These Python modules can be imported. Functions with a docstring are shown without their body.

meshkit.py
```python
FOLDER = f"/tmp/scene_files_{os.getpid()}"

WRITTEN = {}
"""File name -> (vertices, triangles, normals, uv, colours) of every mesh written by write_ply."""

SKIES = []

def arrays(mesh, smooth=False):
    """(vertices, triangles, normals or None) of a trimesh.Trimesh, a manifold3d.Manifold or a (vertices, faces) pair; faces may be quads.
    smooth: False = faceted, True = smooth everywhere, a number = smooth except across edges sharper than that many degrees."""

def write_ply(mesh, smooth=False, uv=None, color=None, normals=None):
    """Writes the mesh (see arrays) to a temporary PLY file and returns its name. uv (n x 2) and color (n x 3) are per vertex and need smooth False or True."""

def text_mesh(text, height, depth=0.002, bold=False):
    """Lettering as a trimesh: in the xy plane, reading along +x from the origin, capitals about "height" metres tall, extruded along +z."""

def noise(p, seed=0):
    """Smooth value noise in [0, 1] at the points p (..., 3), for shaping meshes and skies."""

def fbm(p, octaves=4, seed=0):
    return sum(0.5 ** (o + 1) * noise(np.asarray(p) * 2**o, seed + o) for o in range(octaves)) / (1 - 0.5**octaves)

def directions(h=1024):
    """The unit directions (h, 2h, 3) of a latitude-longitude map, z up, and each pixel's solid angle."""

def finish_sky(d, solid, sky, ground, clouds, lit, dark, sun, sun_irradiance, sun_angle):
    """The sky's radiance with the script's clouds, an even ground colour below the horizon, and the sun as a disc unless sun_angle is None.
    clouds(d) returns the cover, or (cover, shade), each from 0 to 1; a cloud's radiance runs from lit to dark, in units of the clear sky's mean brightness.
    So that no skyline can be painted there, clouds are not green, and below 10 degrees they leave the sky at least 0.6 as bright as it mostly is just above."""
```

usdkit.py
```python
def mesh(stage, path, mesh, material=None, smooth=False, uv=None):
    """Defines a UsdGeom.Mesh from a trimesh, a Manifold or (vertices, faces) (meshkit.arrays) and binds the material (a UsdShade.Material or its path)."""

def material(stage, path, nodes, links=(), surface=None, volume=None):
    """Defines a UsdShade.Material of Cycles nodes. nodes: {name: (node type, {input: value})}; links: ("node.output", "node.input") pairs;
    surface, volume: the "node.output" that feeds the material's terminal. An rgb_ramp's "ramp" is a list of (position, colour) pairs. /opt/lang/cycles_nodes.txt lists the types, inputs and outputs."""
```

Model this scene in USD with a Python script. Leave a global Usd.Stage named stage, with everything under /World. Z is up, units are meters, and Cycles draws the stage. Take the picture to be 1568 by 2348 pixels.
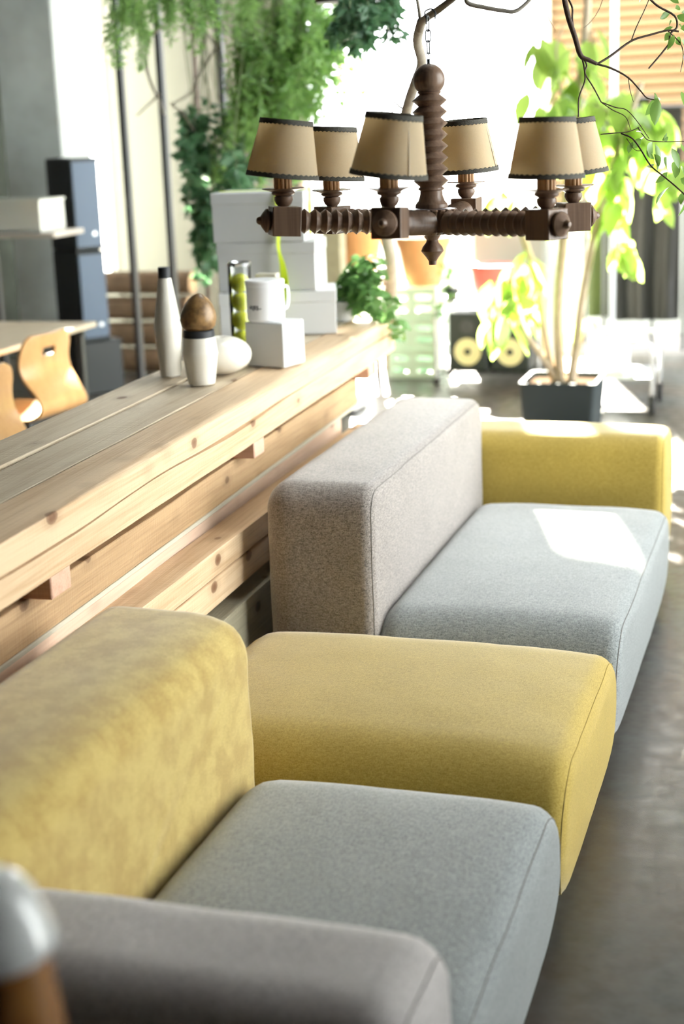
import math, random
import numpy as np, trimesh
from pxr import Usd, UsdGeom, UsdLux, UsdShade, Gf, Sdf, Vt
import usdkit, meshkit
from shapely.geometry import Polygon, box as sbox

stage = Usd.Stage.CreateInMemory()
UsdGeom.SetStageUpAxis(stage, 'Z'); UsdGeom.SetStageMetersPerUnit(stage, 1.0)
UsdGeom.Xform.Define(stage, '/World'); UsdGeom.Scope.Define(stage, '/World/Looks')
rng = np.random.default_rng(7); random.seed(7)
PI = math.pi
# ------------------------------------------------------------------ camera, sky, sun, exposure
F0, PITCH, ROLL, YAW, EYE = 3442.0, .2528, -.0371, -.3095, np.array([0, 0, 1.75])
FOCUS, FSTOP, EXPOSURE = 3.8, 2.0, 1.5
SKY, SKY_COLOR = 1.75, (0.96, 0.98, 1.0)
SUN, SUN_COLOR, SUN_AZ, SUN_EL = 17.0, (1.0, .93, .80), math.radians(-17), math.radians(33)
_cp, _sp = math.cos(PITCH), math.sin(PITCH)
_fw = np.array([math.sin(YAW), math.cos(YAW), 0]); _r = np.array([math.cos(YAW), -math.sin(YAW), 0]); _u = np.array([0, 0, 1.])
CF = _fw * _cp - _u * _sp; _U = _u * _cp + _fw * _sp
CR = _r * math.cos(ROLL) + _U * math.sin(ROLL); CU = _U * math.cos(ROLL) - _r * math.sin(ROLL)
cam = UsdGeom.Camera.Define(stage, '/World/camera')
cam.AddTransformOp().Set(Gf.Matrix4d(*CR, 0, *CU, 0, *(-CF), 0, *EYE, 1))
cam.CreateHorizontalApertureAttr(24.0); cam.CreateVerticalApertureAttr(24.0 * 2348 / 1568)
cam.CreateFocalLengthAttr(24.0 * F0 / 1568)
cam.CreateFStopAttr(FSTOP); cam.CreateFocusDistanceAttr(FOCUS); cam.CreateExposureAttr(EXPOSURE)
dome = UsdLux.DomeLight.Define(stage, '/World/sky_dome'); dome.CreateIntensityAttr(SKY); dome.CreateColorAttr(Gf.Vec3f(*SKY_COLOR))
sun = UsdLux.DistantLight.Define(stage, '/World/sun'); sun.CreateIntensityAttr(SUN); sun.CreateColorAttr(Gf.Vec3f(*SUN_COLOR)); sun.CreateAngleAttr(1.1); sun.CreateNormalizeAttr(True)
sd = np.array([math.sin(SUN_AZ) * math.cos(SUN_EL), math.cos(SUN_AZ) * math.cos(SUN_EL), math.sin(SUN_EL)])  # towards the sun
sun.AddOrientOp().Set(Gf.Quatf(Gf.Rotation(Gf.Vec3d(0, 0, 1), Gf.Vec3d(*map(float, sd))).GetQuat()))

def at(x, y, X=None, Y=None, Z=None, D=None):
    """The world point seen at a place measured in the photograph, on a plane X, Y or Z, or at depth D."""
    d = CF + CR * (x - 784) / F0 - CU * (y - 1174) / F0
    t = (Z - EYE[2]) / d[2] if Z is not None else Y / d[1] if Y is not None else X / d[0] if X is not None else D
    return EYE + d * t

# ------------------------------------------------------------------ helpers: scene tree
taken = {}
def numbered(parent, name):
    k = taken.get((parent, name), 0); taken[(parent, name)] = k + 1
    return parent + '/' + (name if k == 0 else '%s_%03d' % (name, k))
def tag(p, label=None, cat=None, group=None, kind=None):
    for k, v in (('label', label), ('category', cat), ('group', group), ('kind', kind)):
        if v: p.SetCustomDataByKey(k, v)
class Thing:
    def __init__(s, name, label, cat, loc=(0, 0, 0), rz=0.0, group=None, kind=None):
        s.path = numbered('/World', name); s.loc = np.array(loc, float); s.rz = rz
        x = UsdGeom.Xform.Define(stage, s.path); x.AddTranslateOp().Set(Gf.Vec3d(*map(float, s.loc))); x.AddRotateZOp().Set(math.degrees(rz))
        s.prim = x.GetPrim(); tag(s.prim, label, cat, group, kind)
        c, n = math.cos(-rz), math.sin(-rz); s.inv = np.array([[c, -n, 0], [n, c, 0], [0, 0, 1]])
    def part(s, name, m, material, smooth=30, label=None, under=None, local=False, kind=None):
        """a part given in world coordinates (or local=True in the thing's own)"""
        v, f, n = meshkit.arrays(m, smooth)
        if not local:
            v = (v - s.loc) @ s.inv.T
            if n is not None: n = n @ s.inv.T
        path = numbered(under or s.path, name)
        put(path, v, f, n, material)
        p = stage.GetPrimAtPath(path)
        tag(p, label=label, kind=kind)
        return path
def put(path, v, f, n, material):
    m = UsdGeom.Mesh.Define(stage, path)
    m.CreatePointsAttr(Vt.Vec3fArray.FromNumpy(np.ascontiguousarray(v, np.float32)))
    m.CreateFaceVertexCountsAttr(Vt.IntArray.FromNumpy(np.full(len(f), 3, np.int32)))
    m.CreateFaceVertexIndicesAttr(Vt.IntArray.FromNumpy(np.ascontiguousarray(f, np.int32).ravel()))
    m.CreateSubdivisionSchemeAttr('none')
    if n is not None:
        m.CreateNormalsAttr(Vt.Vec3fArray.FromNumpy(np.ascontiguousarray(n, np.float32))); m.SetNormalsInterpolation('vertex')
    UsdShade.MaterialBindingAPI.Apply(m.GetPrim()).Bind(material)
def single(name, m, material, label=None, cat=None, group=None, kind=None, smooth=30):
    path = numbered('/World', name); v, f, n = meshkit.arrays(m, smooth); put(path, v, f, n, material)
    tag(stage.GetPrimAtPath(path), label, cat, group, kind); return path
def struct(name, m, material, smooth=False):
    return single(name, m, material, kind='structure', smooth=smooth)
def copy_of(t, loc, rz=0, label=None, group=None):
    name = t.path.rsplit('/', 1)[1]
    path = numbered('/World', name); x = UsdGeom.Xform.Define(stage, path)
    p = x.GetPrim(); p.GetReferences().AddInternalReference(t.path)
    UsdGeom.Xformable(p).ClearXformOpOrder()
    x.GetPrim().GetAttribute('xformOp:translate').Set(Gf.Vec3d(*map(float, loc))); x.GetPrim().GetAttribute('xformOp:rotateZ').Set(math.degrees(rz))
    UsdGeom.Xformable(p).SetXformOpOrder([UsdGeom.XformOp(p.GetAttribute('xformOp:translate')), UsdGeom.XformOp(p.GetAttribute('xformOp:rotateZ'))])
    p.SetInstanceable(True); tag(p, label, None, group); return p

# ------------------------------------------------------------------ helpers: shapes
cat = trimesh.util.concatenate
def box(x0, x1, y0, y1, z0, z1, r=0.0):
    m = trimesh.creation.box((x1 - x0, y1 - y0, z1 - z0)); m.apply_translation(((x0 + x1) / 2, (y0 + y1) / 2, (z0 + z1) / 2))
    if r <= 0: return m
    h = np.array([x1 - x0, y1 - y0, z1 - z0]) / 2; c = np.array([x0 + x1, y0 + y1, z0 + z1]) / 2
    pts = []
    for sx in (-1, 1):
        for sy in (-1, 1):
            for sz in (-1, 1):
                s = np.array([sx, sy, sz])
                for a in range(3):
                    q = s * h; o = s * r; o[a] = 0; pts.append(c + q - o)
                q = s * (h - r * .42); pts.append(c + q)
    return trimesh.convex.convex_hull(np.array(pts))
def rotz(m, a, about=(0, 0, 0)):
    m.apply_transform(trimesh.transformations.rotation_matrix(a, (0, 0, 1), about)); return m
def moved(m, v):
    m = m.copy(); m.apply_translation(v); return m
def rings(R, cap=True):
    """closed rings (n, k, 3) skinned; ends capped by their centres"""
    R = np.asarray(R, float); n, k = R.shape[:2]; v = R.reshape(-1, 3); f = []
    i = np.arange(k); j = (i + 1) % k
    for a in range(n - 1):
        p, q = a * k, (a + 1) * k
        f.append(np.stack([p + i, p + j, q + j], 1)); f.append(np.stack([p + i, q + j, q + i], 1))
    if cap:
        v = np.vstack([v, R[0].mean(0), R[-1].mean(0)]); c0, c1 = n * k, n * k + 1
        f.append(np.stack([np.full(k, c0), j, i], 1)); f.append(np.stack([np.full(k, c1), (n - 1) * k + i, (n - 1) * k + j], 1))
    m = trimesh.Trimesh(v, np.vstack(f), process=False)
    return m
def lathe(prof, n=32, c=(0, 0, 0), cap=True, flute=0, fd=0.0):
    a = np.linspace(0, 2 * PI, n, endpoint=False); R = []
    for r, z in prof:
        rr = r * (1 - fd * (0.5 + .5 * np.cos(a * flute)) ** 3) if flute else np.full(n, r)
        R.append(np.stack([rr * np.cos(a), rr * np.sin(a), np.full(n, z)], 1))
    m = rings(R, cap); m.apply_translation(c); return m
def spline(P, n=6):
    P = np.asarray(P, float)
    if len(P) < 3: return np.linspace(P[0], P[-1], n + 1)
    Q = np.vstack([2 * P[0] - P[1], P, 2 * P[-1] - P[-2]]); out = []
    for i in range(1, len(Q) - 2):
        for t in np.linspace(0, 1, n, endpoint=False):
            a, b, c, d = Q[i - 1:i + 3]
            out.append(.5 * (2 * b + (c - a) * t + (2 * a - 5 * b + 4 * c - d) * t * t + (3 * b - a - 3 * c + d) * t ** 3))
    return np.vstack([out, P[-1]])
def tube(P, r, k=8, cap=True, closed=False):
    P = np.asarray(P, float); n = len(P); r = np.interp(np.linspace(0, 1, n), np.linspace(0, 1, len(np.atleast_1d(r))), np.atleast_1d(r))
    T = np.roll(P, -1, 0) - np.roll(P, 1, 0) if closed else np.gradient(P, axis=0)
    T /= np.linalg.norm(T, axis=1, keepdims=True) + 1e-12
    u = np.cross(T[0], (0, 0, 1.)); u = u if np.linalg.norm(u) > .1 else np.cross(T[0], (1., 0, 0)); R = []
    a = np.linspace(0, 2 * PI, k, endpoint=False)
    for i in range(n):
        u = u - T[i] * (u @ T[i]); u /= np.linalg.norm(u); w = np.cross(T[i], u)
        R.append(P[i] + r[i] * (np.cos(a)[:, None] * u + np.sin(a)[:, None] * w))
    return rings(R + [R[0]], False) if closed else rings(R, cap)
def rrect(hx, hy, r, n=7, m=6):
    """points of a rounded rectangle, anticlockwise; m points along each straight side"""
    r = max(min(r, hx * .999, hy * .999), 1e-4); out = []
    cs = [(hx - r, hy - r, 0), (-hx + r, hy - r, PI / 2), (-hx + r, -hy + r, PI), (hx - r, -hy + r, 1.5 * PI)]
    for i, (cx, cy, a0) in enumerate(cs):
        arc = [(cx + r * math.cos(a0 + t), cy + r * math.sin(a0 + t)) for t in np.linspace(0, PI / 2, n)]
        nx, ny, na = cs[(i + 1) % 4]; nxt = (nx + r * math.cos(na), ny + r * math.sin(na)); e = arc[-1]
        out += arc + [(e[0] + (nxt[0] - e[0]) * t, e[1] + (nxt[1] - e[1]) * t) for t in np.linspace(0, 1, m + 2)[1:-1]]
    return np.array(out)
def extrude(poly, h):
    return trimesh.creation.extrude_polygon(poly, h, engine='earcut')
def plank(L, w, h, c=0.002):
    return box(-w / 2, w / 2, 0, L, 0, h, c)

def cushion(x0, x1, y0, y1, z0, z1, rc=.1, rf=.02, rb=.04, crown=.012, panel=.012, taper=.012, seed=0, wob=.003, slope=None):
    """An upholstered block: a side panel on +X whose outline in YZ has rounded corners rc, a band wrapped round it. Returns mesh, seam tube."""
    hy, hz = (y1 - y0) / 2, (z1 - z0) / 2; cy, cz = (y0 + y1) / 2, (z0 + z1) / 2
    prof = []                                    # (x, inset)
    for t in np.linspace(0, PI / 2, 6): prof.append((x0 + rb * (1 - math.sin(t)) * 1.0, rb * (1 - math.cos(t))) if False else (x0 + rb - rb * math.cos(t), rb - rb * math.sin(t)))
    nmid = max(int((x1 - x0) / .035), 6)
    for x in np.linspace(x0 + rb, x1 - rf, nmid)[1:-1]: prof.append((x, 0))
    for t in np.linspace(0, PI / 2, 6): prof.append((x1 - rf + rf * math.sin(t), rf - rf * math.cos(t)))
    R = []
    my = max(int((y1 - y0) / .05), 4)
    def ring(ins, x):
        o = rrect(hy - ins, hz - ins, max(rc - ins, .008), 8, my)
        return np.stack([np.full(len(o), x), cy + o[:, 0], cz + o[:, 1]], 1)
    for s in (.15, .4, .7, .9): q = ring(rb, x0); q[:, 1:] = [cy, cz] + (q[:, 1:] - [cy, cz]) * s; R.append(q)
    for x, i in prof: R.append(ring(i, x))
    seam_at = len(R) - 3
    for s in (.93, .8, .6, .4, .2): q = ring(rf, x1); q[:, 1:] = [cy, cz] + (q[:, 1:] - [cy, cz]) * s; R.append(q)
    R = np.array(R)
    P = R.reshape(-1, 3)
    u = np.clip((P[:, 0] - (x0 + x1) / 2) / ((x1 - x0) / 2), -1, 1); v = np.clip((P[:, 1] - cy) / hy, -1, 1); w = np.clip((P[:, 2] - cz) / hz, -1, 1)
    top = np.clip((w - .3) / .6, 0, 1)
    P = P.copy()
    P[:, 2] += crown * top * (1 - u ** 4) * (1 - np.abs(v) ** 3)
    P[:, 0] += panel * np.clip((u - .6) / .4, 0, 1) * (1 - v ** 4) * (1 - w ** 4)
    if slope: P[:, 2] -= slope[1] * np.clip((P[:, 0] - x1 + slope[0]) / slope[0], 0, 1) ** 2 * np.clip((w + .6) / 1.6, 0, 1)
    low = np.clip(-w, 0, 1) ** 2
    P[:, 0] -= taper * low * np.clip(u, 0, 1) * 2
    P[:, 1] += np.sign(v) * np.abs(v) ** 3 * panel * .2 * (1 - w ** 2)
    q = P * 7 + seed * 13.7
    for a in range(3): P[:, a] += wob * (meshkit.fbm(q, 3, seed + a * 5) - .5) * 2 * np.clip((P[:, 2] - z0) / .08, 0, 1)
    m = rings(P.reshape(R.shape))
    if np.dot(m.face_normals[len(m.faces) // 2], m.triangles_center[len(m.faces) // 2] - m.centroid) < 0: m.invert()
    S = P.reshape(R.shape)[seam_at]; c = S.mean(0)
    d = S - c; d /= np.linalg.norm(d, axis=1, keepdims=True)
    S = S + d * .0002 + np.array([.0003, 0, 0])
    return m, tube(S, .0013, 6, closed=True)

# ------------------------------------------------------------------ helpers: materials
def mat(name, base, rough=.6, var=0.0, vscale=4.0, vstretch=(1, 1, 1), bump=0.0, bscale=60.0, bstretch=(1, 1, 1), dark=None, space='object', **kw):
    """principled with colour varied by noise between base and dark, and a noise bump"""
    path = '/World/Looks/' + name
    p = {'roughness': rough}; p.update({k: v for k, v in kw.items()})
    nodes, links = {'p': ('principled_bsdf', p)}, []
    nodes['tc'] = ('texture_coordinate', {}) if space == 'object' else ('geometry', {})
    src = 'tc.object' if space == 'object' else 'tc.position'
    if var > 0 or dark:
        dk = dark or tuple(c * (1 - var) for c in base)
        nodes['m1'] = ('mapping', {'scale': vstretch}); links.append((src, 'm1.vector'))
        nodes['n1'] = ('noise_texture', {'scale': vscale, 'detail': 5.0, 'roughness': .6}); links.append(('m1.vector', 'n1.vector'))
        nodes['r1'] = ('rgb_ramp', {'ramp': [(.3, dk), (.7, base)]}); links += [('n1.fac', 'r1.fac'), ('r1.color', 'p.base_color')]
    else: p['base_color'] = base
    if bump > 0:
        nodes['m2'] = ('mapping', {'scale': bstretch}); links.append((src, 'm2.vector'))
        nodes['n2'] = ('noise_texture', {'scale': bscale, 'detail': 3.0}); links.append(('m2.vector', 'n2.vector'))
        nodes['b'] = ('bump', {'strength': bump, 'distance': .01}); links += [('n2.fac', 'b.height'), ('b.normal', 'p.normal')]
    return usdkit.material(stage, path, nodes, links, surface='p.BSDF')

def fabric(name, base, dark, weave=420.0, mottled=0.0, mot=None, sheen=.55, strength=.35, big=5.0):
    nodes = {'tc': ('geometry', {}), 'p': ('principled_bsdf', {'roughness': .85, 'sheen_weight': sheen, 'sheen_roughness': .5, 'specular_ior_level': .2}),
        'n1': ('noise_texture', {'scale': weave, 'detail': 2.0, 'roughness': .7}),
        'mx': ('mapping', {'scale': (1., .25, 1.)}), 'my': ('mapping', {'scale': (.25, 1., 1.)}),
        'nx': ('noise_texture', {'scale': weave * .8, 'detail': 1.0}), 'ny': ('noise_texture', {'scale': weave * .8, 'detail': 1.0}),
        'ad': ('math', {'math_type': 'add'}), 'ml': ('math', {'math_type': 'multiply', 'value2': .5}),
        'a2': ('math', {'math_type': 'add'}), 'm2': ('math', {'math_type': 'multiply', 'value2': .5}),
        'r': ('rgb_ramp', {'ramp': [(.36, dark), (.62, base)]}),
        'big': ('noise_texture', {'scale': big, 'detail': 4.0, 'roughness': .65}),
        'rb': ('rgb_ramp', {'ramp': [(.40, mot or base), (.60, (1, 1, 1))] if mot else [(.3, (.9, .9, .9)), (.7, (1, 1, 1))]}),
        'mu': ('mix_color', {'blend_type': 'multiply', 'fac': 1.0}),
        'b': ('bump', {'strength': strength, 'distance': .002})}
    links = [('tc.position', 'n1.vector'), ('tc.position', 'mx.vector'), ('tc.position', 'my.vector'), ('mx.vector', 'nx.vector'), ('my.vector', 'ny.vector'),
        ('nx.fac', 'ad.value1'), ('ny.fac', 'ad.value2'), ('ad.value', 'ml.value1'), ('ml.value', 'a2.value1'), ('n1.fac', 'a2.value2'), ('a2.value', 'm2.value1'),
        ('m2.value', 'r.fac'), ('tc.position', 'big.vector'), ('big.fac', 'rb.fac'), ('r.color', 'mu.a'), ('rb.color', 'mu.b'), ('mu.result', 'p.base_color'),
        ('m2.value', 'b.height'), ('b.normal', 'p.normal')]
    return usdkit.material(stage, '/World/Looks/' + name, nodes, links, surface='p.BSDF')

def wood(name, light, mid, knot, grain=1.0, rough=.55, knots=True, axis=1, bump=.25, seed=0.0):
    """pale timber with grain along local axis, knots with a darker heart"""
    st = [14., 14., 14.]; st[axis] = .7; kn = [7., 7., 7.]; kn[axis] = 4.5; fi = [160., 160., 160.]; fi[axis] = 4.
    saw = [3., 3., 3.]; saw[axis] = 240.
    nodes = {'tc': ('texture_coordinate', {}), 'p': ('principled_bsdf', {'roughness': rough, 'specular_ior_level': .35}),
        'm1': ('mapping', {'scale': tuple(st), 'location': (seed, seed * 2, seed * 3)}), 'n1': ('noise_texture', {'scale': 1.0, 'detail': 4.0, 'distortion': 1.2}),
        'm2': ('mapping', {'scale': tuple(fi)}), 'n2': ('noise_texture', {'scale': 1.0, 'detail': 2.0}),
        'm4': ('mapping', {'scale': tuple(saw)}), 'n4': ('noise_texture', {'scale': 1.0, 'detail': 1.0}),
        'mixf': ('math', {'math_type': 'multiply_add', 'value2': .45}), 's1': ('math', {'math_type': 'multiply', 'value2': .55}),
        'r': ('rgb_ramp', {'ramp': [(.25, mid), (.55, light), (.8, tuple(min(1, c * 1.08) for c in light))]}),
        'm3': ('mapping', {'scale': tuple(kn), 'location': (seed * 1.7, seed, seed)}), 'v': ('voronoi_texture', {'scale': 1.0, 'feature': 'f1', 'randomness': 1.0}),
        'wob': ('math', {'math_type': 'multiply_add', 'value2': .10}),
        'kr': ('rgb_ramp', {'ramp': [(.10, (1, 1, 1)), (.155, (.75, .75, .75)), (.17, (.25, .25, .25)), (.32, (0, 0, 0))]}),
        'mk': ('mix_color', {'b': knot}),
        'b': ('bump', {'strength': bump, 'distance': .003}), 'hb': ('math', {'math_type': 'add'})}
    links = [('tc.object', 'm1.vector'), ('m1.vector', 'n1.vector'), ('tc.object', 'm2.vector'), ('m2.vector', 'n2.vector'), ('n1.fac', 's1.value1'),
        ('n2.fac', 'mixf.value1'), ('s1.value', 'mixf.value3'), ('mixf.value', 'r.fac'), ('tc.object', 'm3.vector'), ('m3.vector', 'v.vector'), ('n1.fac', 'wob.value1'), ('v.distance', 'wob.value3'),
        ('r.color', 'mk.a'), ('tc.object', 'm4.vector'), ('m4.vector', 'n4.vector'), ('n4.fac', 'hb.value1'), ('n2.fac', 'hb.value2'), ('hb.value', 'b.height'), ('b.normal', 'p.normal'), ('mk.result', 'p.base_color')]
    if knots: links += [('wob.value', 'kr.fac'), ('kr.color', 'mk.fac')]
    else: nodes['mk'][1]['fac'] = 0.0
    return usdkit.material(stage, '/World/Looks/' + name, nodes, links, surface='mk.result' if False else 'p.BSDF')

def leafmat(name, col, dark, trans=.45, gloss=.35, tcol=None):
    nodes = {'oi': ('object_info', {}), 'g': ('geometry', {}), 'n': ('noise_texture', {'scale': 9.0, 'detail': 3.0}), 'r': ('rgb_ramp', {'ramp': [(.3, dark), (.7, col)]}),
        'p': ('principled_bsdf', {'roughness': gloss}), 't': ('translucent_bsdf', {'color': tcol or tuple(min(1, c * 1.9) for c in col)}), 'm': ('mix_closure', {'fac': trans})}
    links = [('g.position', 'n.vector'), ('n.fac', 'r.fac'), ('r.color', 'p.base_color'), ('p.BSDF', 'm.closure1'), ('t.BSDF', 'm.closure2')]
    return usdkit.material(stage, '/World/Looks/' + name, nodes, links, surface='m.closure')

M = {}
M['concrete_floor'] = usdkit.material(stage, '/World/Looks/concrete_floor', {
    'g': ('geometry', {}), 'n': ('noise_texture', {'scale': 1.3, 'detail': 6.0, 'roughness': .65}), 'r': ('rgb_ramp', {'ramp': [(.3, (.085, .060, .045)), (.5, (.082, .074, .064)), (.7, (.078, .086, .086))]}),
    'n2': ('noise_texture', {'scale': 260.0, 'detail': 3.0}), 'n3': ('noise_texture', {'scale': 14.0, 'detail': 4.0}), 'ad': ('math', {'math_type': 'multiply_add', 'value2': .35}), 'b': ('bump', {'strength': .14, 'distance': .004}),
    'rr': ('map_range', {'from_min': .3, 'from_max': .7, 'to_min': .24, 'to_max': .36}),
    'p': ('principled_bsdf', {'specular_ior_level': .38})},
    [('g.position', 'n.vector'), ('n.fac', 'r.fac'), ('r.color', 'p.base_color'), ('g.position', 'n2.vector'), ('g.position', 'n3.vector'), ('n3.fac', 'rr.value'), ('rr.result', 'p.roughness'),
     ('n2.fac', 'ad.value1'), ('n3.fac', 'ad.value3'), ('ad.value', 'b.height'), ('b.normal', 'p.normal')], surface='p.BSDF')
M['yard'] = mat('yard_concrete', (.20, .195, .185), .8, var=.15, space='world')
M['white_wall'] = mat('cream_wall', (.50, .48, .43), .8, var=.03, space='world')
M['concrete'] = mat('raw_concrete', (.60, .66, .66), .8, var=.3, vscale=2.5, bump=.2, bscale=30, space='world')
M['dark_panel'] = mat('dark_panel', (.10, .11, .10), .5, var=.4, space='world')
M['ceiling'] = mat('ceiling_grey', (.12, .12, .115), .9)
M['dark_wall'] = mat('dark_plaster', (.10, .10, .095), .9)
M['black_steel'] = mat('black_steel', (.03, .032, .038), .28, metallic=.0, specular_ior_level=.8)
M['rust_steel'] = mat('brown_steel', (.10, .065, .05), .5)
M['beige_fabric'] = fabric('beige_grey_fabric', (.46, .41, .38), (.09, .08, .075), weave=330.0, strength=.55)
M['blue_fabric'] = fabric('blue_grey_fabric', (.40, .425, .425), (.115, .135, .14), weave=350.0, strength=.5)
M['mustard'] = fabric('mustard_fabric', (.56, .41, .095), (.34, .235, .03), strength=.25, sheen=.4)
M['mustard_velvet'] = fabric('mustard_worn_fabric', (.62, .475, .155), (.46, .33, .08), mot=(.78, .71, .60), strength=.2, sheen=.6, big=17.0)
M['arm_fabric'] = fabric('grey_arm_fabric', (.74, .69, .67), (.36, .34, .34))
M['seam_grey'] = mat('seam_grey', (.22, .21, .2), .9)
M['seam_mustard'] = mat('seam_mustard', (.42, .31, .09), .9)
M['pine'] = wood('pale_pine', (.70, .52, .335), (.49, .31, .165), (.20, .10, .05))
M['pine_top'] = wood('pale_pine_top', (.58, .49, .36), (.42, .31, .20), (.16, .09, .05), seed=3.1)
M['pine_rough'] = wood('rough_pine', (.50, .335, .185), (.29, .175, .09), (.15, .08, .04), seed=1.3, bump=.5)
M['pine_pink'] = wood('planed_pink_pine', (.70, .52, .40), (.55, .36, .25), (.25, .11, .06), seed=5.7, bump=.1)
M['pine_end'] = wood('pine_end_grain', (.70, .45, .33), (.52, .27, .18), (.2, .1, .05), axis=0, knots=False)
M['pine_grey'] = wood('weathered_pine', (.42, .38, .27), (.30, .26, .18), (.10, .08, .05), seed=8.2, bump=.4)
M['walnut'] = wood('dark_turned_wood', (.20, .13, .09), (.09, .056, .042), (.03, .02, .015), axis=2, knots=False, rough=.33, bump=.1)
M['candle_wood'] = wood('fluted_candle_wood', (.62, .40, .23), (.44, .26, .13), (.1, .06, .03), axis=2, knots=False, rough=.45)
M['shade'] = usdkit.material(stage, '/World/Looks/parchment_shade', {'g': ('geometry', {}), 'n': ('noise_texture', {'scale': 320.0, 'detail': 2.0}), 'r': ('rgb_ramp', {'ramp': [(.3, (.70, .60, .43)), (.7, (.76, .67, .50))]}),
    'd': ('principled_bsdf', {'roughness': .8}), 't': ('translucent_bsdf', {'color': (.88, .76, .54)}), 'm': ('mix_closure', {'fac': .56})},
    [('g.position', 'n.vector'), ('n.fac', 'r.fac'), ('r.color', 'd.base_color'), ('d.BSDF', 'm.closure1'), ('t.BSDF', 'm.closure2')], surface='m.closure')
M['trim'] = mat('olive_braid', (.085, .08, .065), .8, bump=.4, bscale=500)
M['seam_cream'] = mat('shade_seam', (.75, .66, .5), .7)
M['ceramic'] = mat('cream_ceramic', (.80, .765, .68), .22, coat_weight=.12, coat_roughness=.08)
M['black_band'] = mat('black_rubber', (.018, .02, .025), .55)
M['stone'] = mat('brown_stopper', (.36, .21, .08), .38, dark=(.08, .045, .02), vscale=26)
M['card'] = mat('grey_white_card', (.62, .63, .63), .7)
M['card_warm'] = mat('beige_card', (.55, .52, .42), .7)
M['mug'] = mat('white_enamel', (.85, .86, .88), .25)
M['ink'] = mat('dark_ink', (.06, .07, .10), .6)
M['neon'] = usdkit.material(stage, '/World/Looks/neon_ribbon', {'p': ('principled_bsdf', {'base_color': (.78, .92, .06), 'roughness': .5}), 't': ('translucent_bsdf', {'color': (.85, .98, .08)}), 'm': ('mix_closure', {'fac': .4})}, [('p.BSDF', 'm.closure1'), ('t.BSDF', 'm.closure2')], surface='m.closure')
M['ball'] = mat('tennis_felt', (.66, .68, .06), .95, bump=.4, bscale=900)
M['clear'] = usdkit.material(stage, '/World/Looks/clear_plastic', {'t': ('transparent_bsdf', {'color': (.96, .97, .95)}), 'g': ('glossy_bsdf', {'roughness': .08}), 'f': ('fresnel', {'IOR': 1.45}), 'm': ('mix_closure', {})}, [('f.fac', 'm.fac'), ('t.BSDF', 'm.closure1'), ('g.BSDF', 'm.closure2')], surface='m.closure')
M['steel'] = mat('bright_steel', (.75, .76, .78), .22, metallic=1.0)
M['ply'] = wood('honey_plywood', (.62, .36, .15), (.50, .26, .09), (.3, .15, .06), axis=2, knots=False, rough=.3, bump=.05)
M['ply_pale'] = wood('pale_plywood', (.62, .53, .40), (.5, .40, .28), (.3, .2, .1), axis=1, knots=False, rough=.45)
M['pa_black'] = mat('black_cabinet', (.012, .018, .022), .5)
M['pa_grille'] = mat('blue_grey_grille', (.07, .115, .19), .34, bump=.2, bscale=400)
M['mon_black'] = mat('monitor_black', (.022, .03, .028), .45)
M['cone'] = mat('yellow_cone', (.72, .64, .34), .45)
M['mint'] = mat('mint_plastic', (.52, .66, .55), .45)
M['pink'] = mat('red_plastic_tub', (.62, .16, .13), .45)
M['terracotta'] = mat('terracotta', (.66, .33, .14), .75, var=.2)
M['pot_black'] = mat('charcoal_pot', (.035, .045, .05), .75, specular_ior_level=.15)
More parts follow.
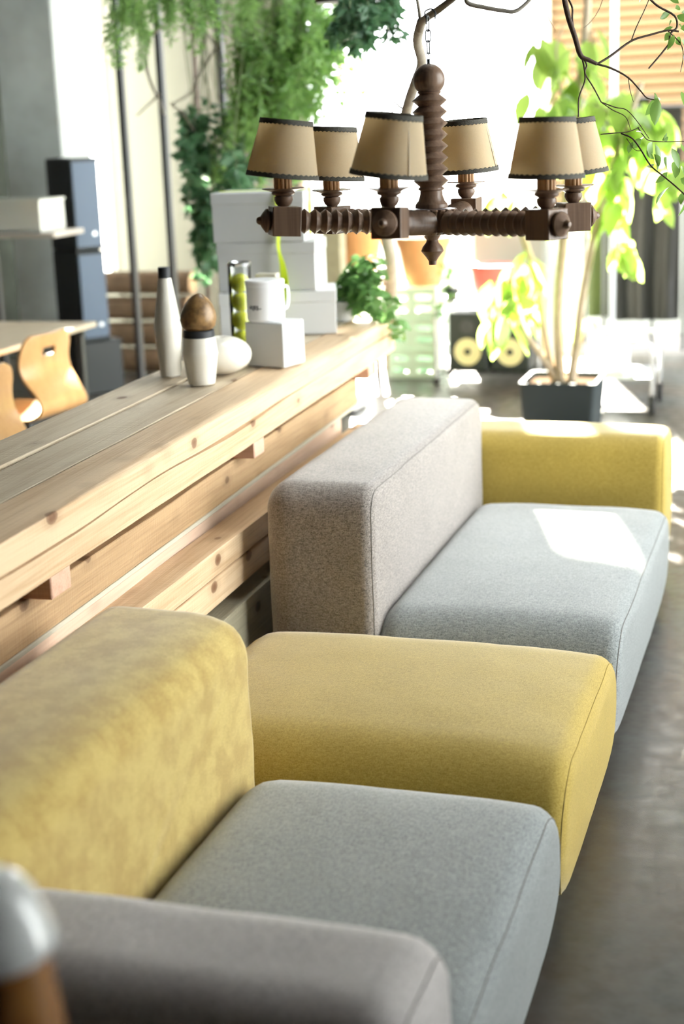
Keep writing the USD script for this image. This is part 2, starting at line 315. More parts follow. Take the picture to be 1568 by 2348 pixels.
M['soil'] = mat('dark_soil', (.05, .035, .025), .95, specular_ior_level=.0, bump=.8, bscale=40)
M['bark'] = mat('pale_bark', (.50, .41, .30), .75, var=.3, vscale=14, bump=.4, bscale=30)
M['bark_grey'] = mat('grey_bark', (.40, .36, .30), .75, var=.3, vscale=14, bump=.3, bscale=30)
M['twig'] = mat('dark_twig', (.075, .048, .032), .7, bump=.3, bscale=120)
M['leaf_rubber'] = leafmat('rubber_tree_leaf', (.24, .34, .08), (.12, .22, .045), .45, .2, (.48, .68, .16))
M['leaf_vine'] = leafmat('vine_leaf', (.13, .24, .05), (.07, .14, .03), .35, .3)
M['leaf_ivy'] = leafmat('ivy_leaf', (.14, .28, .09), (.07, .16, .05), .3, .3)
M['leaf_fern'] = leafmat('fern_leaf', (.18, .31, .09), (.08, .17, .06), .45, .5)
M['leaf_dark'] = leafmat('evergreen_leaf', (.07, .16, .075), (.035, .09, .05), .3, .5)
M['stem'] = mat('green_stem', (.16, .20, .09), .7)
M['shutter'] = mat('ochre_shutter', (.105, .062, .021), .6)
M['shutter_back'] = mat('shutter_backing', (.03, .017, .006), .8)
M['drape'] = mat('dark_tarpaulin', (.022, .024, .02), .6, var=.4, vscale=2, space='world')
M['drape_green'] = mat('green_tarpaulin', (.05, .075, .012), .6, var=.3, vscale=2, space='world')
M['brown_pot'] = mat('brown_planter', (.33, .22, .10), .6, var=.3, vscale=12, vstretch=(1, 1, 6))
M['amber'] = mat('amber_wood', (.36, .17, .05), .3, dark=(.22, .09, .025), vscale=9)
M['cap'] = mat('pale_glossy_lid', (.86, .88, .88), .1, coat_weight=.5)
M['log'] = mat('log_bark', (.24, .15, .09), .85, var=.4, vscale=9, bump=.6, bscale=20)
M['log_end'] = mat('log_end', (.55, .38, .22), .8, var=.3, vscale=20)
M['dark_metal'] = mat('dark_metal', (.08, .085, .09), .4, metallic=.6)
M['grey_metal'] = mat('grey_metal_cabinet', (.36, .37, .34), .5)
M['white_shelf'] = mat('pale_shelf', (.62, .58, .53), .5)
M['crate_white'] = mat('frosted_crate', (.80, .84, .80), .4)
M['rubber'] = mat('caster_rubber', (.02, .02, .02), .7)
M['aluminium'] = mat('brushed_aluminium', (.62, .66, .70), .35, metallic=.9)

# ------------------------------------------------------------------ the room
def wall(axis, at0, t, u0, u1, z0, z1, holes):
    """A wall as one mesh: axis 'x' runs along X at Y = at0, 'y' along Y at X = at0; holes (u0, u1, z0, z1)"""
    poly = sbox(u0, z0, u1, z1)
    for h in holes: poly = poly.difference(sbox(h[0], h[2], h[1], h[3]))
    ms = [extrude(g, t) for g in getattr(poly, 'geoms', [poly])]
    m = cat(ms); v = m.vertices.copy()
    if axis == 'x': m.vertices = np.stack([v[:, 0], at0 + v[:, 2], v[:, 1]], 1); m.invert()
    else: m.vertices = np.stack([at0 + v[:, 2], v[:, 0], v[:, 1]], 1)
    return m
YB = 11.0
struct('floor', box(-6.9, 3.2, -3.2, YB + .3, -.2, 0), M['concrete_floor'])
struct('ground', box(-30, 30, YB + .3, 60, -.25, -.02), M['yard'])
main_open = (-3.72, -.35, 0.0, 3.55)
clerestory = [(-3.54, -3.24, 3.95, 4.8), (-2.74, -2.46, 3.9, 4.85), (-2.41, -2.15, 4.12, 4.42), (-5.1, -4.1, 3.2, 3.9), (-5.82, -5.36, .6, 4.8)]
struct('wall_back', wall('x', YB, .2, -6.7, 2.8, 0, 5.2, [main_open, (-5.32, -3.76, .0, 2.8)] + clerestory), M['white_wall'])
PANEL = (-5.32, -3.76, .0, 2.8)
M['screen'] = usdkit.material(stage, '/World/Looks/translucent_screen', {'d': ('principled_bsdf', {'base_color': (.255, .245, .215), 'roughness': .8, 'specular_ior_level': .1}), 't': ('translucent_bsdf', {'color': (.90, .84, .72)}), 'm': ('mix_closure', {'fac': .004})}, [('d.BSDF', 'm.closure1'), ('t.BSDF', 'm.closure2')], surface='m.closure')
struct('window_6', box(-5.32, -3.76, YB + .05, YB + .06, 0, 2.8), M['screen'])
struct('wall_left', box(-6.9, -6.7, -3.2, YB + .2, 0, 5.2), M['dark_wall'])
RW = [(2.8 + 2.02 * k, 4.65 + 2.02 * k, .25, 4.4) for k in range(4)]
struct('wall_right', wall('y', 2.8, .2, -3.2, YB + .2, 0, 5.2, RW), M['dark_wall'])
struct('wall_front', box(-6.9, 3.0, -3.4, -3.2, 0, 5.2), M['dark_wall'])
SL = (-2.0, -.2, 5.6, 7.6)
_c = extrude(sbox(-6.9, -3.4, 3.0, YB + .2).difference(sbox(SL[0], SL[2], SL[1], SL[3])), .2); _c.apply_translation((0, 0, 5.2))
struct('ceiling', _c, M['ceiling'])
def window(n, axis, a0, h, nx=1):
    t = .05; fr = []
    u0, u1, z0, z1 = h
    for (p, q, r_, s) in [(u0, u1, z0, z0 + t), (u0, u1, z1 - t, z1), (u0, u0 + t, z0 + t, z1 - t), (u1 - t, u1, z0 + t, z1 - t)] + [(u0 + (u1 - u0) * k / nx - t / 2, u0 + (u1 - u0) * k / nx + t / 2, z0 + t, z1 - t) for k in range(1, nx)]:
        fr.append(box(p, q, a0 + .06, a0 + .12, r_, s) if axis == 'x' else box(a0 + .06, a0 + .12, p, q, r_, s))
    x = UsdGeom.Xform.Define(stage, '/World/window_%d' % n); tag(x.GetPrim(), kind='structure')
    for k, f in enumerate(fr):
        v, ff, nn = meshkit.arrays(f); put(numbered(x.GetPath().pathString, 'window_frame'), v, ff, nn, M['black_steel'])
    g = box(u0, u1, a0 + .085, a0 + .09, z0, z1) if axis == 'x' else box(a0 + .085, a0 + .09, u0, u1, z0, z1)
    v, ff, nn = meshkit.arrays(g); put(x.GetPath().pathString + '/pane', v, ff, nn, M['clear'])
_w = UsdGeom.Xform.Define(stage, '/World/window_11'); tag(_w.GetPrim(), kind='structure')
for k in range(4):
    xx = SL[0] + (SL[1] - SL[0]) * k / 3; v, ff, nn = meshkit.arrays(box(xx - .03, xx + .03, SL[2], SL[3], 5.3, 5.38)); put(numbered('/World/window_11', 'window_frame'), v, ff, nn, M['black_steel'])
v, ff, nn = meshkit.arrays(box(SL[0], SL[1], SL[2], SL[3], 5.385, 5.39)); put('/World/window_11/pane', v, ff, nn, M['clear'])
single('garden_wall', box(-4.6, -.1, 12.6, 12.75, -.02, 1.02), M['concrete'], 'low grey concrete wall across the yard outside', 'wall', smooth=False)
for k, h in enumerate(clerestory): window(1 + k, 'x', YB, h)
for k, h in enumerate(RW): window(7 + k, 'y', 2.8, h, 2)

# ------------------------------------------------------------------ the sofa
def module(name, label, items, loc):
    t = Thing(name, label, 'sofa', loc)
    for k, (pn, lab, args, kw, m, sm) in enumerate(items):
        c, s = cushion(*args, seed=k + int(loc[1] * 10), **kw)
        p = t.part(pn, c, M[m], smooth=True, label=lab)
        if sm: t.part('seam', s, M[sm], smooth=True, under=p)
    return t
XF = -.472
module('sofa_module', 'near sofa module with blue-grey seat, mottled mustard backrest and grey armrest in the foreground', [
    ('seat', 'blue-grey woven seat', (-1.165, XF, 1.925, 2.942, .02, .372), dict(rc=.165, rf=.045, rb=.09, crown=.028), 'blue_fabric', 'seam_grey'),
    ('backrest', 'mottled mustard yellow backrest', (-1.505, -1.158, 1.6, 2.938, .02, .735), dict(rc=.085, rf=.045, rb=.06, crown=.0, panel=.006, slope=(.13, .045)), 'mustard_velvet', None),
    ('armrest', 'pale grey armrest', (-1.15, -.468, 1.615, 1.92, .02, .622), dict(rc=.085, rf=.06, crown=.008), 'arm_fabric', 'seam_grey')], (-.8, 2.2, 0))
module('sofa_module', 'backless mustard yellow seat module in the middle of the sofa', [
    ('seat', None, (-1.50, XF, 2.95, 3.880, .02, .372), dict(rc=.165, rf=.045, rb=.10, crown=.028), 'mustard', 'seam_mustard')], (-.98, 3.42, 0))
module('sofa_module', 'far two-seat sofa module with grey-green seat, taupe backrest and yellow armrest in the sun', [
    ('seat', 'long grey-green woven seat', (-1.18, XF, 3.89, 5.40, .02, .375), dict(rc=.165, rf=.04, rb=.07, crown=.026), 'blue_fabric', 'seam_grey'),
    ('backrest', 'taupe grey box backrest', (-1.50, -1.165, 3.915, 5.405, .02, .755), dict(rc=.085, rf=.035, rb=.075, crown=.008), 'beige_fabric', 'seam_grey'),
    ('armrest', 'mustard yellow armrest', (-1.45, -.50, 5.41, 5.735, .02, .605), dict(rc=.075, rf=.035, crown=.006), 'mustard', 'seam_mustard')], (-.9, 4.8, 0))

# ------------------------------------------------------------------ the timber bar table and bench behind the sofa
TZ, TH = .96, .14
TABLE_ROT = .0402                                # the table runs a little off the sofa's line
P0 = np.array([-1.60, 4.0])                      # a point of the top's front edge
def beam(x0, x1, y0, y1, z0, z1, seed, wane=0.0, crack=None, step=.06, wob=.004):
    """A sawn beam in the table's own axes: sides a little uneven, a waney front top edge, a drying crack along the front."""
    ys = np.arange(y0, y1 + 1e-6, step); R = []
    n1 = lambda k, s=1.0: (meshkit.fbm(np.stack([ys * s, 0 * ys + seed * 7.3 + k, 0 * ys], 1), 3, seed) - .5) * 2
    wv = np.clip(wane * (.55 + 1.5 * n1(1, 1.6)), .003, None); wh = np.clip(wane * (.35 + .9 * n1(2, 1.3)), .003, None)
    for i, y in enumerate(ys):
        a = wob * n1(3, 1.2)[i]; b = wob * n1(4, 1.2)[i]; d = wob * n1(5, 1.5)[i]; e = wob * .6 * n1(6, 1.5)[i]
        q = [(x0, z0 + .003), (x0, z1 - .003), (x0 + .003, z1 + a), ((x0 + x1) / 2, z1 + (a + b) / 2), (x1 - wv[i] + d, z1 + b), (x1 + d - .25 * wv[i], z1 - .45 * wh[i] + b), (x1 + d, z1 - wh[i])]
        h = z1 - z0
        if crack:
            zc = z0 + h * (crack[0] + crack[1] * n1(8, .9)[i]); cw = max(.0008, crack[2] * (.5 + 1.3 * n1(9, .8)[i])); dep = .03
            q += [(x1 + d, zc + cw), (x1 + d - dep, zc), (x1 + d - .002, zc - cw)]
        else: q += [(x1 + d, z0 + h * .6), (x1 + d, z0 + h * .5), (x1 + d, z0 + h * .4)]
        q += [(x1 + d - .001, z0 + .004 + e), (x1 + d - .005, z0 + e), (x0 + .003, z0)]
        R.append([(x, y, z) for x, z in q])
    m = rings(np.array(R)); m.invert()
    if m.volume < 0: m.invert()
    return m
def table_thing(name, label, c, x, z=0):
    t = Thing(name, label, c, (*P0, z), TABLE_ROT); return t
bt = table_thing('bar_table', 'long bar table of thick raw pine beams behind the sofa', 'table', 0)
y0, y1 = -2.6, 2.08
bt.part('top_beam', beam(-.155, 0, y0, y1 + .0, TZ - TH, TZ, 1, wane=.028, crack=(.50, .16, .0062)), M['pine'], smooth=25, local=True)
bt.part('top_beam', beam(-.322, -.163, y0, y1 - .02, TZ - TH, TZ, 2, wane=.004), M['pine_top'], smooth=25, local=True)
bt.part('top_beam', beam(-.497, -.334, y0, y1 - .05, TZ - TH, TZ, 3, wane=.004), M['pine_top'], smooth=25, local=True)
for yb in (-1.16, .26, 1.72):
    bt.part('batten', box(-.49, -.012, yb - .05, yb + .05, TZ - TH - .055, TZ - TH - .001, .003), M['pine_end'], smooth=False, local=True)
zk = TZ - TH - .057
bt.part('support_beam', beam(-.26, -.075, y0, y1 - .35, zk - .105, zk, 5, wane=.003), M['pine_rough'], smooth=25, local=True, label='knotty rough sawn beam below the top')
bt.part('edge_strip', box(-.2, -.0738, y0, y1 - .36, zk - .117, zk - .1045, .002), M['card_warm'], smooth=False, local=True, label='pale planed strip under the knotty beam')
bt.part('support_beam', beam(-.26, -.082, y0, y1 - .6, 0.475, zk - .121, 6, wane=.004), M['pine_pink'], smooth=25, local=True, label='planed pinkish beam under the knotty one')
for yb in (-2.2, -.6, .9): bt.part('leg', box(-.245, -.105, yb - .07, yb + .07, 0.0, .474, .004), M['pine_grey'], smooth=False, local=True)
bn = Thing('timber_bench', 'low stack of pale sawn beams between bar table and sofa back', 'bench', (-1.562, 3.7, 0), .018)
b0, b1 = -2.3, 1.85
bn.part('seat_beam', beam(-.105, 0, b0, b1, .538, .612, 11, wane=.006), M['pine'], smooth=25, local=True)
bn.part('seat_beam', beam(-.105, -.003, b0, b1 - .05, .452, .533, 12, wane=.008), M['pine'], smooth=25, local=True)
for yb in (-1.8, -.05, 1.5): bn.part('spacer', box(-.10, -.04, yb - .05, yb + .05, .402, .450, .003), M['pine_end'], smooth=False, local=True)
bn.part('base_beam', beam(-.105, .0, b0, b1 + .05, .22, .40, 13, wane=.003), M['pine_grey'], smooth=25, local=True)
bn.part('base_beam', beam(-.105, -.004, b0, b1 + .05, .0, .215, 14, wane=.003), M['pine_grey'], smooth=25, local=True)
# ------------------------------------------------------------------ things on the bar table
def obox(A, B, depth, h, r=.002):
    """box whose front bottom edge runs from A to B (world, same z), going away from the camera"""
    A, B = np.array(A, float), np.array(B, float); L = np.linalg.norm((B - A)[:2]); a = math.atan2(B[1] - A[1], B[0] - A[0])
    m = box(0, L, 0, depth, 0, h, r); rotz(m, a); m.apply_translation(A); return m
def lid_box(name, label, A, B, depth, h, m='card', lid=.045, extra=()):
    A, B = np.array(A, float), np.array(B, float); B[2] = A[2]; c = (A + B) / 2; a = math.atan2(B[1] - A[1], B[0] - A[0])
    t = Thing(name, label, 'box', c, a); L = np.linalg.norm((B - A)[:2])
    t.part('body', box(-L / 2 + .003, L / 2 - .003, .003, depth - .003, 0, h - .006, .002), M[m], smooth=False, local=True)
    t.part('lid', box(-L / 2, L / 2, 0, depth, h - lid, h, .003), M[m], smooth=False, local=True)
    return t, L
z = TZ + .004
a3 = math.radians(18); A3 = np.array([-2.195, 5.40, z])
bx3, _ = lid_box('shoe_box', 'lowest and widest white box of the stack on the bar table', A3, A3 + .455 * np.array([math.cos(a3), math.sin(a3), 0]), .28, .168)
z2 = z + .169
bx2, _ = lid_box('shoe_box', 'middle grey-white box of the stack on the bar table', (-2.218, 5.462, z2), (-1.832, 5.515, z2), .25, .188)
z1 = z2 + .189
bx1, L1 = lid_box('shoe_box', 'topmost white box of the stack, tied with neon yellow ribbon', (-2.228, 5.455, z1), (-1.866, 5.50, z1), .26, .188)
rb = []
bx1.part('ribbon', cat([box(-L1 / 2 + .01, L1 / 2 - .01, .10, .125, .1885, .1905), box(L1 / 2 + .0005, L1 / 2 + .003, .10, .125, .02, .2005)]), M['neon'], smooth=False, local=True)
bx1.part('ribbon', box(L1 / 2 - .11, L1 / 2 - .085, .004, .25, .1906, .1925), M['neon'], smooth=False, local=True)
# the ribbon's loose end hangs down over the front
cx = L1 / 2 - .0975; hang = [(0, -.004, .193), (0, -.010, .15), (0, -.014, .05), (-.004, -.018, -.02), (.012, -.03, -.09), (.018, -.035, -.16), (.010, -.03, -.22), (-.018, -.028, -.27), (-.036, -.024, -.30)]
S = spline(hang, 6); wd = np.interp(np.linspace(0, 1, len(S)), [0, .3, .42, .6, .8, 1], [.011, .010, .007, .017, .014, .008])
RR = []
for i, p in enumerate(S):
    tw = .9 * math.sin(i * .12)
    d = np.array([math.cos(tw), math.sin(tw) * .6, 0]) * wd[i]; n = np.array([0, -.0006, 0])
    RR.append([p - d + n, p + d + n, p + d - n, p - d - n])
bx1.part('ribbon', moved(rings(np.array(RR)), (cx, 0, 0)), M['neon'], smooth=False, local=True, label='loose ribbon end hanging down')
# cube box and mug
cA = at(566, 840, Z=z); cB = at(652, 845, Z=z)
cubeb, Lc = lid_box('gift_box', 'small white cube box under the enamel mug', cA, cB, .135, .150, lid=.148)
mc = at(604, 737, Z=z + .151); mc[2] = z + .151
mc = (cA + cB) / 2 + np.array([-.012, .062, 0]); mc[2] = z + .151
mug = Thing('mug', 'white enamel mug with lid and a small dark printed mark on the cube box', 'mug', mc)
mr, mh = .064, .138
mug.part('body', lathe([(0, 0), (mr - .006, 0), (mr - .002, .004), (mr, .012), (mr, mh - .02), (mr - .002, mh - .018)], 48), M['mug'], smooth=40, local=True)
mug.part('lid', lathe([(mr - .004, mh - .019), (mr + .002, mh - .018), (mr + .003, mh - .004), (mr, mh), (mr - .01, mh + .002), (.02, mh + .004), (0, mh + .005)], 48), M['mug'], smooth=40, local=True)
mug.part('handle', tube(spline([(.046, .042, mh - .03), (.060, .060, mh - .034), (.058, .060, .045), (.044, .044, .03)], 7), .0055, 8), M['mug'], smooth=True, local=True)
lo = []
for k, (u, v, w, h) in enumerate([(-.014, .05, .006, .013), (-.005, .048, .005, .017), (.003, .05, .006, .014), (.012, .049, .005, .016), (-.022, .049, .008, .004), (.021, .046, .010, .003)]):
    a = -PI / 2 - .28 + u / mr
    m = box(-w / 2, w / 2, -.0006, .0006, -h / 2, h / 2); rotz(m, a + PI / 2); m.apply_translation((mr * math.cos(a), mr * math.sin(a), v)); lo.append(m)
mug.part('printed_mark', cat(lo), M['ink'], smooth=False, local=True)
# tennis balls in their tube
tp = at(558, 808, Z=z); tp[2] = z
tt = Thing('tennis_ball_tube', 'clear tube of yellow tennis balls with a metal rim', 'tube', tp)
tr, th_ = .041, .325
tt.part('tube', cat([lathe([(tr, .004), (tr, th_ - .006)], 40, cap=False), lathe([(tr - .0012, .004), (tr - .0012, th_ - .006)], 40, cap=False)]), M['clear'], smooth=40, local=True)
tt.part('base', lathe([(0, 0), (tr + .001, 0), (tr + .001, .012), (0, .012)], 40), M['steel'], smooth=30, local=True)
tt.part('rim', lathe([(tr - .004, th_ - .014), (tr + .0015, th_ - .014), (tr + .003, th_ - .004), (tr, th_), (tr - .004, th_ - .004)], 40), M['steel'], smooth=30, local=True)
for k in range(4):
    b = trimesh.creation.icosphere(3, .0335); b.apply_translation((0, 0, .047 + .0675 * k)); tt.part('tennis_ball', b, M['ball'], smooth=True, local=True)
a = np.linspace(-.2, 1.2, 12)
lab = np.array([[((tr + .0005) * math.cos(t - PI / 2), (tr + .0005) * math.sin(t - PI / 2), q) for q in (.235, .30)] for t in a])
sb_, _ = lid_box('small_box', 'small beige box behind the mug and the tennis ball tube', at(593, 803, Z=z), at(640, 803, Z=z), .05, .275, 'card_warm', .03)
# bottle, vase, lentil vase
bp = at(392, 862, Z=z); bp[2] = z
bo = Thing('bottle', 'tall slender cream ceramic bottle with black cap', 'bottle', bp)
bo.part('body', lathe([(0, 0), (.031, 0), (.034, .003), (.0355, .02), (.0445, .150), (.0458, .158), (.0450, .166), (.034, .235), (.0215, .318), (.0205, .322), (0, .322)], 56), M['ceramic'], smooth=35, local=True)
bo.part('cap', lathe([(.018, .321), (.0205, .322), (.0205, .354), (.0195, .357), (0, .357)], 40), M['black_band'], smooth=30, local=True)
vp = at(463, 880, Z=z); vp[2] = z
va = Thing('vase', 'cream faceted vase with black collar and brown pear-shaped stopper', 'vase', vp)
va.part('body', lathe([(0, 0), (.040, 0), (.043, .003), (.046, .02), (.0555, .092), (.0568, .098), (.0560, .104), (.0505, .150), (0, .150)], 56), M['ceramic'], smooth=35, local=True)
va.part('collar', lathe([(.046, .149), (.0495, .150), (.0490, .170), (.047, .172), (0, .172)], 48), M['black_band'], smooth=30, local=True)
so = lathe([(0, .171), (.040, .172), (.0535, .185), (.0580, .205), (.0555, .226), (.0455, .250), (.031, .270), (.017, .282), (.007, .287), (0, .288)], 48)
v = so.vertices.copy(); v[:, :2] *= (1 + .06 * (meshkit.fbm(v * 30, 3, 4)[:, None] - .5)); v[:, 0] += .006 * np.clip((v[:, 2] - .2) / .09, 0, 1); so.vertices = v
va.part('stopper', so, M['stone'], smooth=True, local=True, label='mottled brown pear-shaped stopper')
ep = at(510, 856, Z=z); ep[2] = z
eg = Thing('vase', 'low cream egg-shaped vase lying behind the faceted vase', 'vase', ep)
pr = []
for t in np.linspace(-PI / 2, PI / 2, 40):
    s, c = math.sin(t), math.cos(t); pr.append((.100 * abs(c) ** .92 if abs(c) > 1e-6 else 0, .062 + .062 * s - (.010 if s > 0 else 0) * 0))
pr = [p for p in pr if not (p[1] > .1 and p[0] < .014)] + [(.013, .1215), (.011, .119), (.010, .10), (0, .10)]
eg.part('body', lathe([(0, 0), (.03, 0.0)] + [p for p in pr if p[1] > .004], 64), M['ceramic'], smooth=40, local=True)
eg.part('opening', lathe([(0, .1016), (.0098, .1016), (.0098, .1185), (.0094, .1185), (.009, .102)], 24), M['black_band'], smooth=30, local=True)

# ------------------------------------------------------------------ chandelier
CC = at(990, 508, D=3.5); CY = CC[1]
def zc(y): return at(990, y, Y=CY)[2] - CC[2]
ch = Thing('chandelier', 'dark turned wood chandelier with six parchment shades above the sofa', 'chandelier', CC)
S3 = 3.5 / F0
ball_z = zc(183); br = 36 * S3
prof = [(0, zc(146)), (.004, zc(147))] + [(br * math.cos(t), ball_z + br * .98 * math.sin(t)) for t in np.linspace(1.45, -.92, 18)]
prof += [(.0235, zc(208)), (.0285, zc(211)), (.0235, zc(216))]
ys = np.linspace(217, 428, 8 * 2 + 1)
for i, y in enumerate(ys[1:]):
    prof.append((.041 if i % 2 == 0 else .0262, zc(y)))
prof += [(.030, zc(431)), (.031, zc(434)), (.026, zc(437)), (.027, zc(448)), (.031, zc(460)), (.0375, zc(468)), (.0385, zc(474)), (.0375, zc(477)), (0, zc(477))]
ch.part('column', lathe(prof[::-1], 40), M['walnut'], smooth=28, local=True)
ch.part('hub', lathe([(0, zc(537)), (.040, zc(537)), (.050, zc(531)), (.052, zc(500)), (.056, zc(486)), (.060, zc(482)), (.058, zc(479)), (0, zc(478))], 72, flute=18, fd=.10), M['walnut'], smooth=28, local=True)
ch.part('finial', lathe([(0, zc(607)), (.0085, zc(607)), (.0095, zc(598)), (.0165, zc(588)), (.0255, zc(577)), (.0265, zc(575)), (.0235, zc(566)), (.015, zc(556)), (.0135, zc(550)), (.020, zc(540)), (.0255, zc(537.5)), (0, zc(537.2))], 40), M['walnut'], smooth=28, local=True)
AR, bs, az = .348, .033, zc(508)
azb = zc(511)
def turned(r0, r1, n):
    pf = [(0, r0), (.020, r0)]
    for i in range(n):
        a, b = r0 + (r1 - r0) * i / n, r0 + (r1 - r0) * (i + 1) / n; pf += [(.0195, a + .0005), (.0285, (a + b) / 2), (.0195, b - .0005)]
    return lathe(pf + [(.0195, r1), (0, r1)], 28)
toX = trimesh.transformations.rotation_matrix(PI / 2, (0, 1, 0))
SH_TOP, SH_BOT, SH_H = .0585, .0815, .124
shade_tilts = [(-.09, .0), (-.05, .03), (.06, .0), (.12, .0), (.12, .05), (.02, .0)]
arm_dz = [-.002, .005, 0, .021, .024, .005]
for k in range(6):
    th = math.radians(11.5 + 60 * k)
    ang = math.atan2(*(lambda d: (d[1], d[0]))(_r * math.cos(th) + _fw * math.sin(th)))
    T = trimesh.transformations.rotation_matrix(ang, (0, 0, 1)) @ trimesh.transformations.rotation_matrix(-arm_dz[k] / AR, (0, 1, 0)); e = np.array([math.cos(ang), math.sin(ang), 0])
    def put_(m): m = m.copy(); m.apply_transform(T); m.apply_translation((0, 0, azb)); return m
    arm = turned(.045, AR - bs, 11); arm.apply_transform(toX)
    ap = ch.part('arm', put_(arm), M['walnut'], smooth=25, local=True)
    bl = box(AR - bs, AR + bs, -bs, bs, -bs, bs, .002)
    ch.part('arm_block', put_(bl), M['walnut'], smooth=False, local=True, under=ap)
    kn = lathe([(0, 0), (.021, 0), (.022, .004), (.0275, .007), (.0265, .011), (.018, .018), (.010, .023), (.0085, .028), (.005, .032), (0, .033)], 28); kn.apply_transform(toX); kn.apply_translation((AR + bs, 0, 0))
    ch.part('end_knob', put_(kn), M['walnut'], smooth=28, local=True, under=ap)
    b0 = e * AR + [0, 0, azb + bs + arm_dz[k]]
    cup = lathe([(0, 0), (.012, 0), (.018, .006), (.0215, .014), (.021, .022), (.017, .0235), (.024, .026), (.027, .029), (.026, .032), (.034, .0355), (.0475, .039), (.048, .041), (.034, .0405), (.018, .039), (0, .039)], 40)
    ch.part('candle_cup', moved(cup, b0), M['walnut'], smooth=28, local=True)
    tb = lathe([(0, .039), (.0205, .039), (.0205, .13), (0, .13)], 72, flute=12, fd=.16)
    ch.part('candle_tube', moved(tb, b0), M['candle_wood'], smooth=40, local=True)
    zs = .066
    wall_t = .0012
    sh = rings(np.array([[(r * math.cos(t), r * math.sin(t), q) for t in np.linspace(0, 2 * PI, 48, endpoint=False)] for r, q in [(SH_BOT, 0), (SH_TOP, SH_H), (SH_TOP - wall_t, SH_H), (SH_BOT - wall_t, 0), (SH_BOT, 0)]]), False)
    tr_ = []
    for r, q0, q1, sgn in ((SH_BOT, -.002, .008, 1), (SH_TOP, SH_H - .009, SH_H + .002, -1)):
        n = 144; tt_ = np.linspace(0, 2 * PI, n, endpoint=False); sc = .0013 * np.cos(tt_ * 36)
        sl = (SH_TOP - SH_BOT) / SH_H
        def cr(dr, q, s=0): return np.stack([(r + dr + sl * (q - (0 if sgn > 0 else SH_H))) * np.cos(tt_), (r + dr + sl * (q - (0 if sgn > 0 else SH_H))) * np.sin(tt_), q + s * np.ones(n)], 1)
        if sgn > 0: R_ = [cr(.0016, q0), cr(.0019, q1, sc), cr(-.002, q1, sc), cr(-.002, q0), cr(.0016, q0)]
        else: R_ = [cr(.0016, q0, sc), cr(.0019, q1), cr(-.002, q1), cr(-.002, q0, sc), cr(.0016, q0, sc)]
        tr_.append(rings(np.array(R_), False))
    sa = -PI / 2 - .5 + k * 1.9
    sm = tube([((SH_BOT + .0005) * math.cos(sa), (SH_BOT + .0005) * math.sin(sa), .008), ((SH_TOP + .0005) * math.cos(sa), (SH_TOP + .0005) * math.sin(sa), SH_H - .008)], .0011, 6)
    sp_ = [tube([(SH_TOP * .98 * math.cos(t), SH_TOP * .98 * math.sin(t), SH_H - .012), (.008 * math.cos(t), .008 * math.sin(t), SH_H - .02)], .0011, 5) for t in (0, 2.1, 4.2)] + [lathe([(.008, SH_H - .022), (.011, SH_H - .02), (.008, SH_H - .018)], 16)]
    tx, ty = shade_tilts[k]
    Tt = trimesh.transformations.rotation_matrix(tx, tuple(CF * [1, 1, 0])) @ trimesh.transformations.rotation_matrix(ty, tuple(_r))
    def ps(m): m = m.copy(); m.apply_transform(Tt); m.apply_translation(b0 + [0, 0, zs]); return m
    spth = ch.part('lamp_shade', ps(sh), M['shade'], smooth=30, local=True)
    for x in tr_: ch.part('braid_trim', ps(x), M['trim'], smooth=False, local=True, under=spth)
    ch.part('shade_seam', ps(sm), M['seam_cream'], smooth=True, local=True, under=spth)
    ch.part('shade_fitting', ps(cat(sp_)), M['steel'], smooth=True, local=True, under=spth)
    if False: pass
# chain up to the branch
ztop = zc(26); zb = zc(148)
ch.part('eye_bolt', cat([tube([(0, 0, zb - .004), (0, 0, zc(136))], .0042, 10), tube([(0.0055 * math.cos(t), 0, zc(128) + .0075 * math.sin(t)) for t in np.linspace(0, 2 * PI, 18, endpoint=False)], .0014, 6, closed=True)]), M['dark_metal'], smooth=True, local=True)
def link(zm, hl, flat):
    P = [(.0058 * math.cos(t), 0, zm + (hl - .0058) * np.sign(math.sin(t)) + .0058 * math.sin(t)) for t in np.linspace(0, 2 * PI, 20, endpoint=False)]
    m = tube(P, .0018, 8, closed=True)
    return rotz(m, PI / 2 - .25 if flat else .1)
for k, (ya, yb) in enumerate([(124, 92), (96, 68), (72, 36)]):
    ch.part('chain_link', link((zc(ya) + zc(yb)) / 2, (zc(yb) - zc(ya)) / 2, k % 2 == 0), M['dark_metal'], smooth=True, local=True)
ch.part('hook', tube(spline([(0, 0, zc(42)), (-.004, 0, zc(38)), (-.006, 0, zc(26)), (.006, .006, zc(20)), (.016, .006, zc(28)), (.017, 0, zc(44))], 6), .0022, 8), M['dark_metal'], smooth=True, local=True)
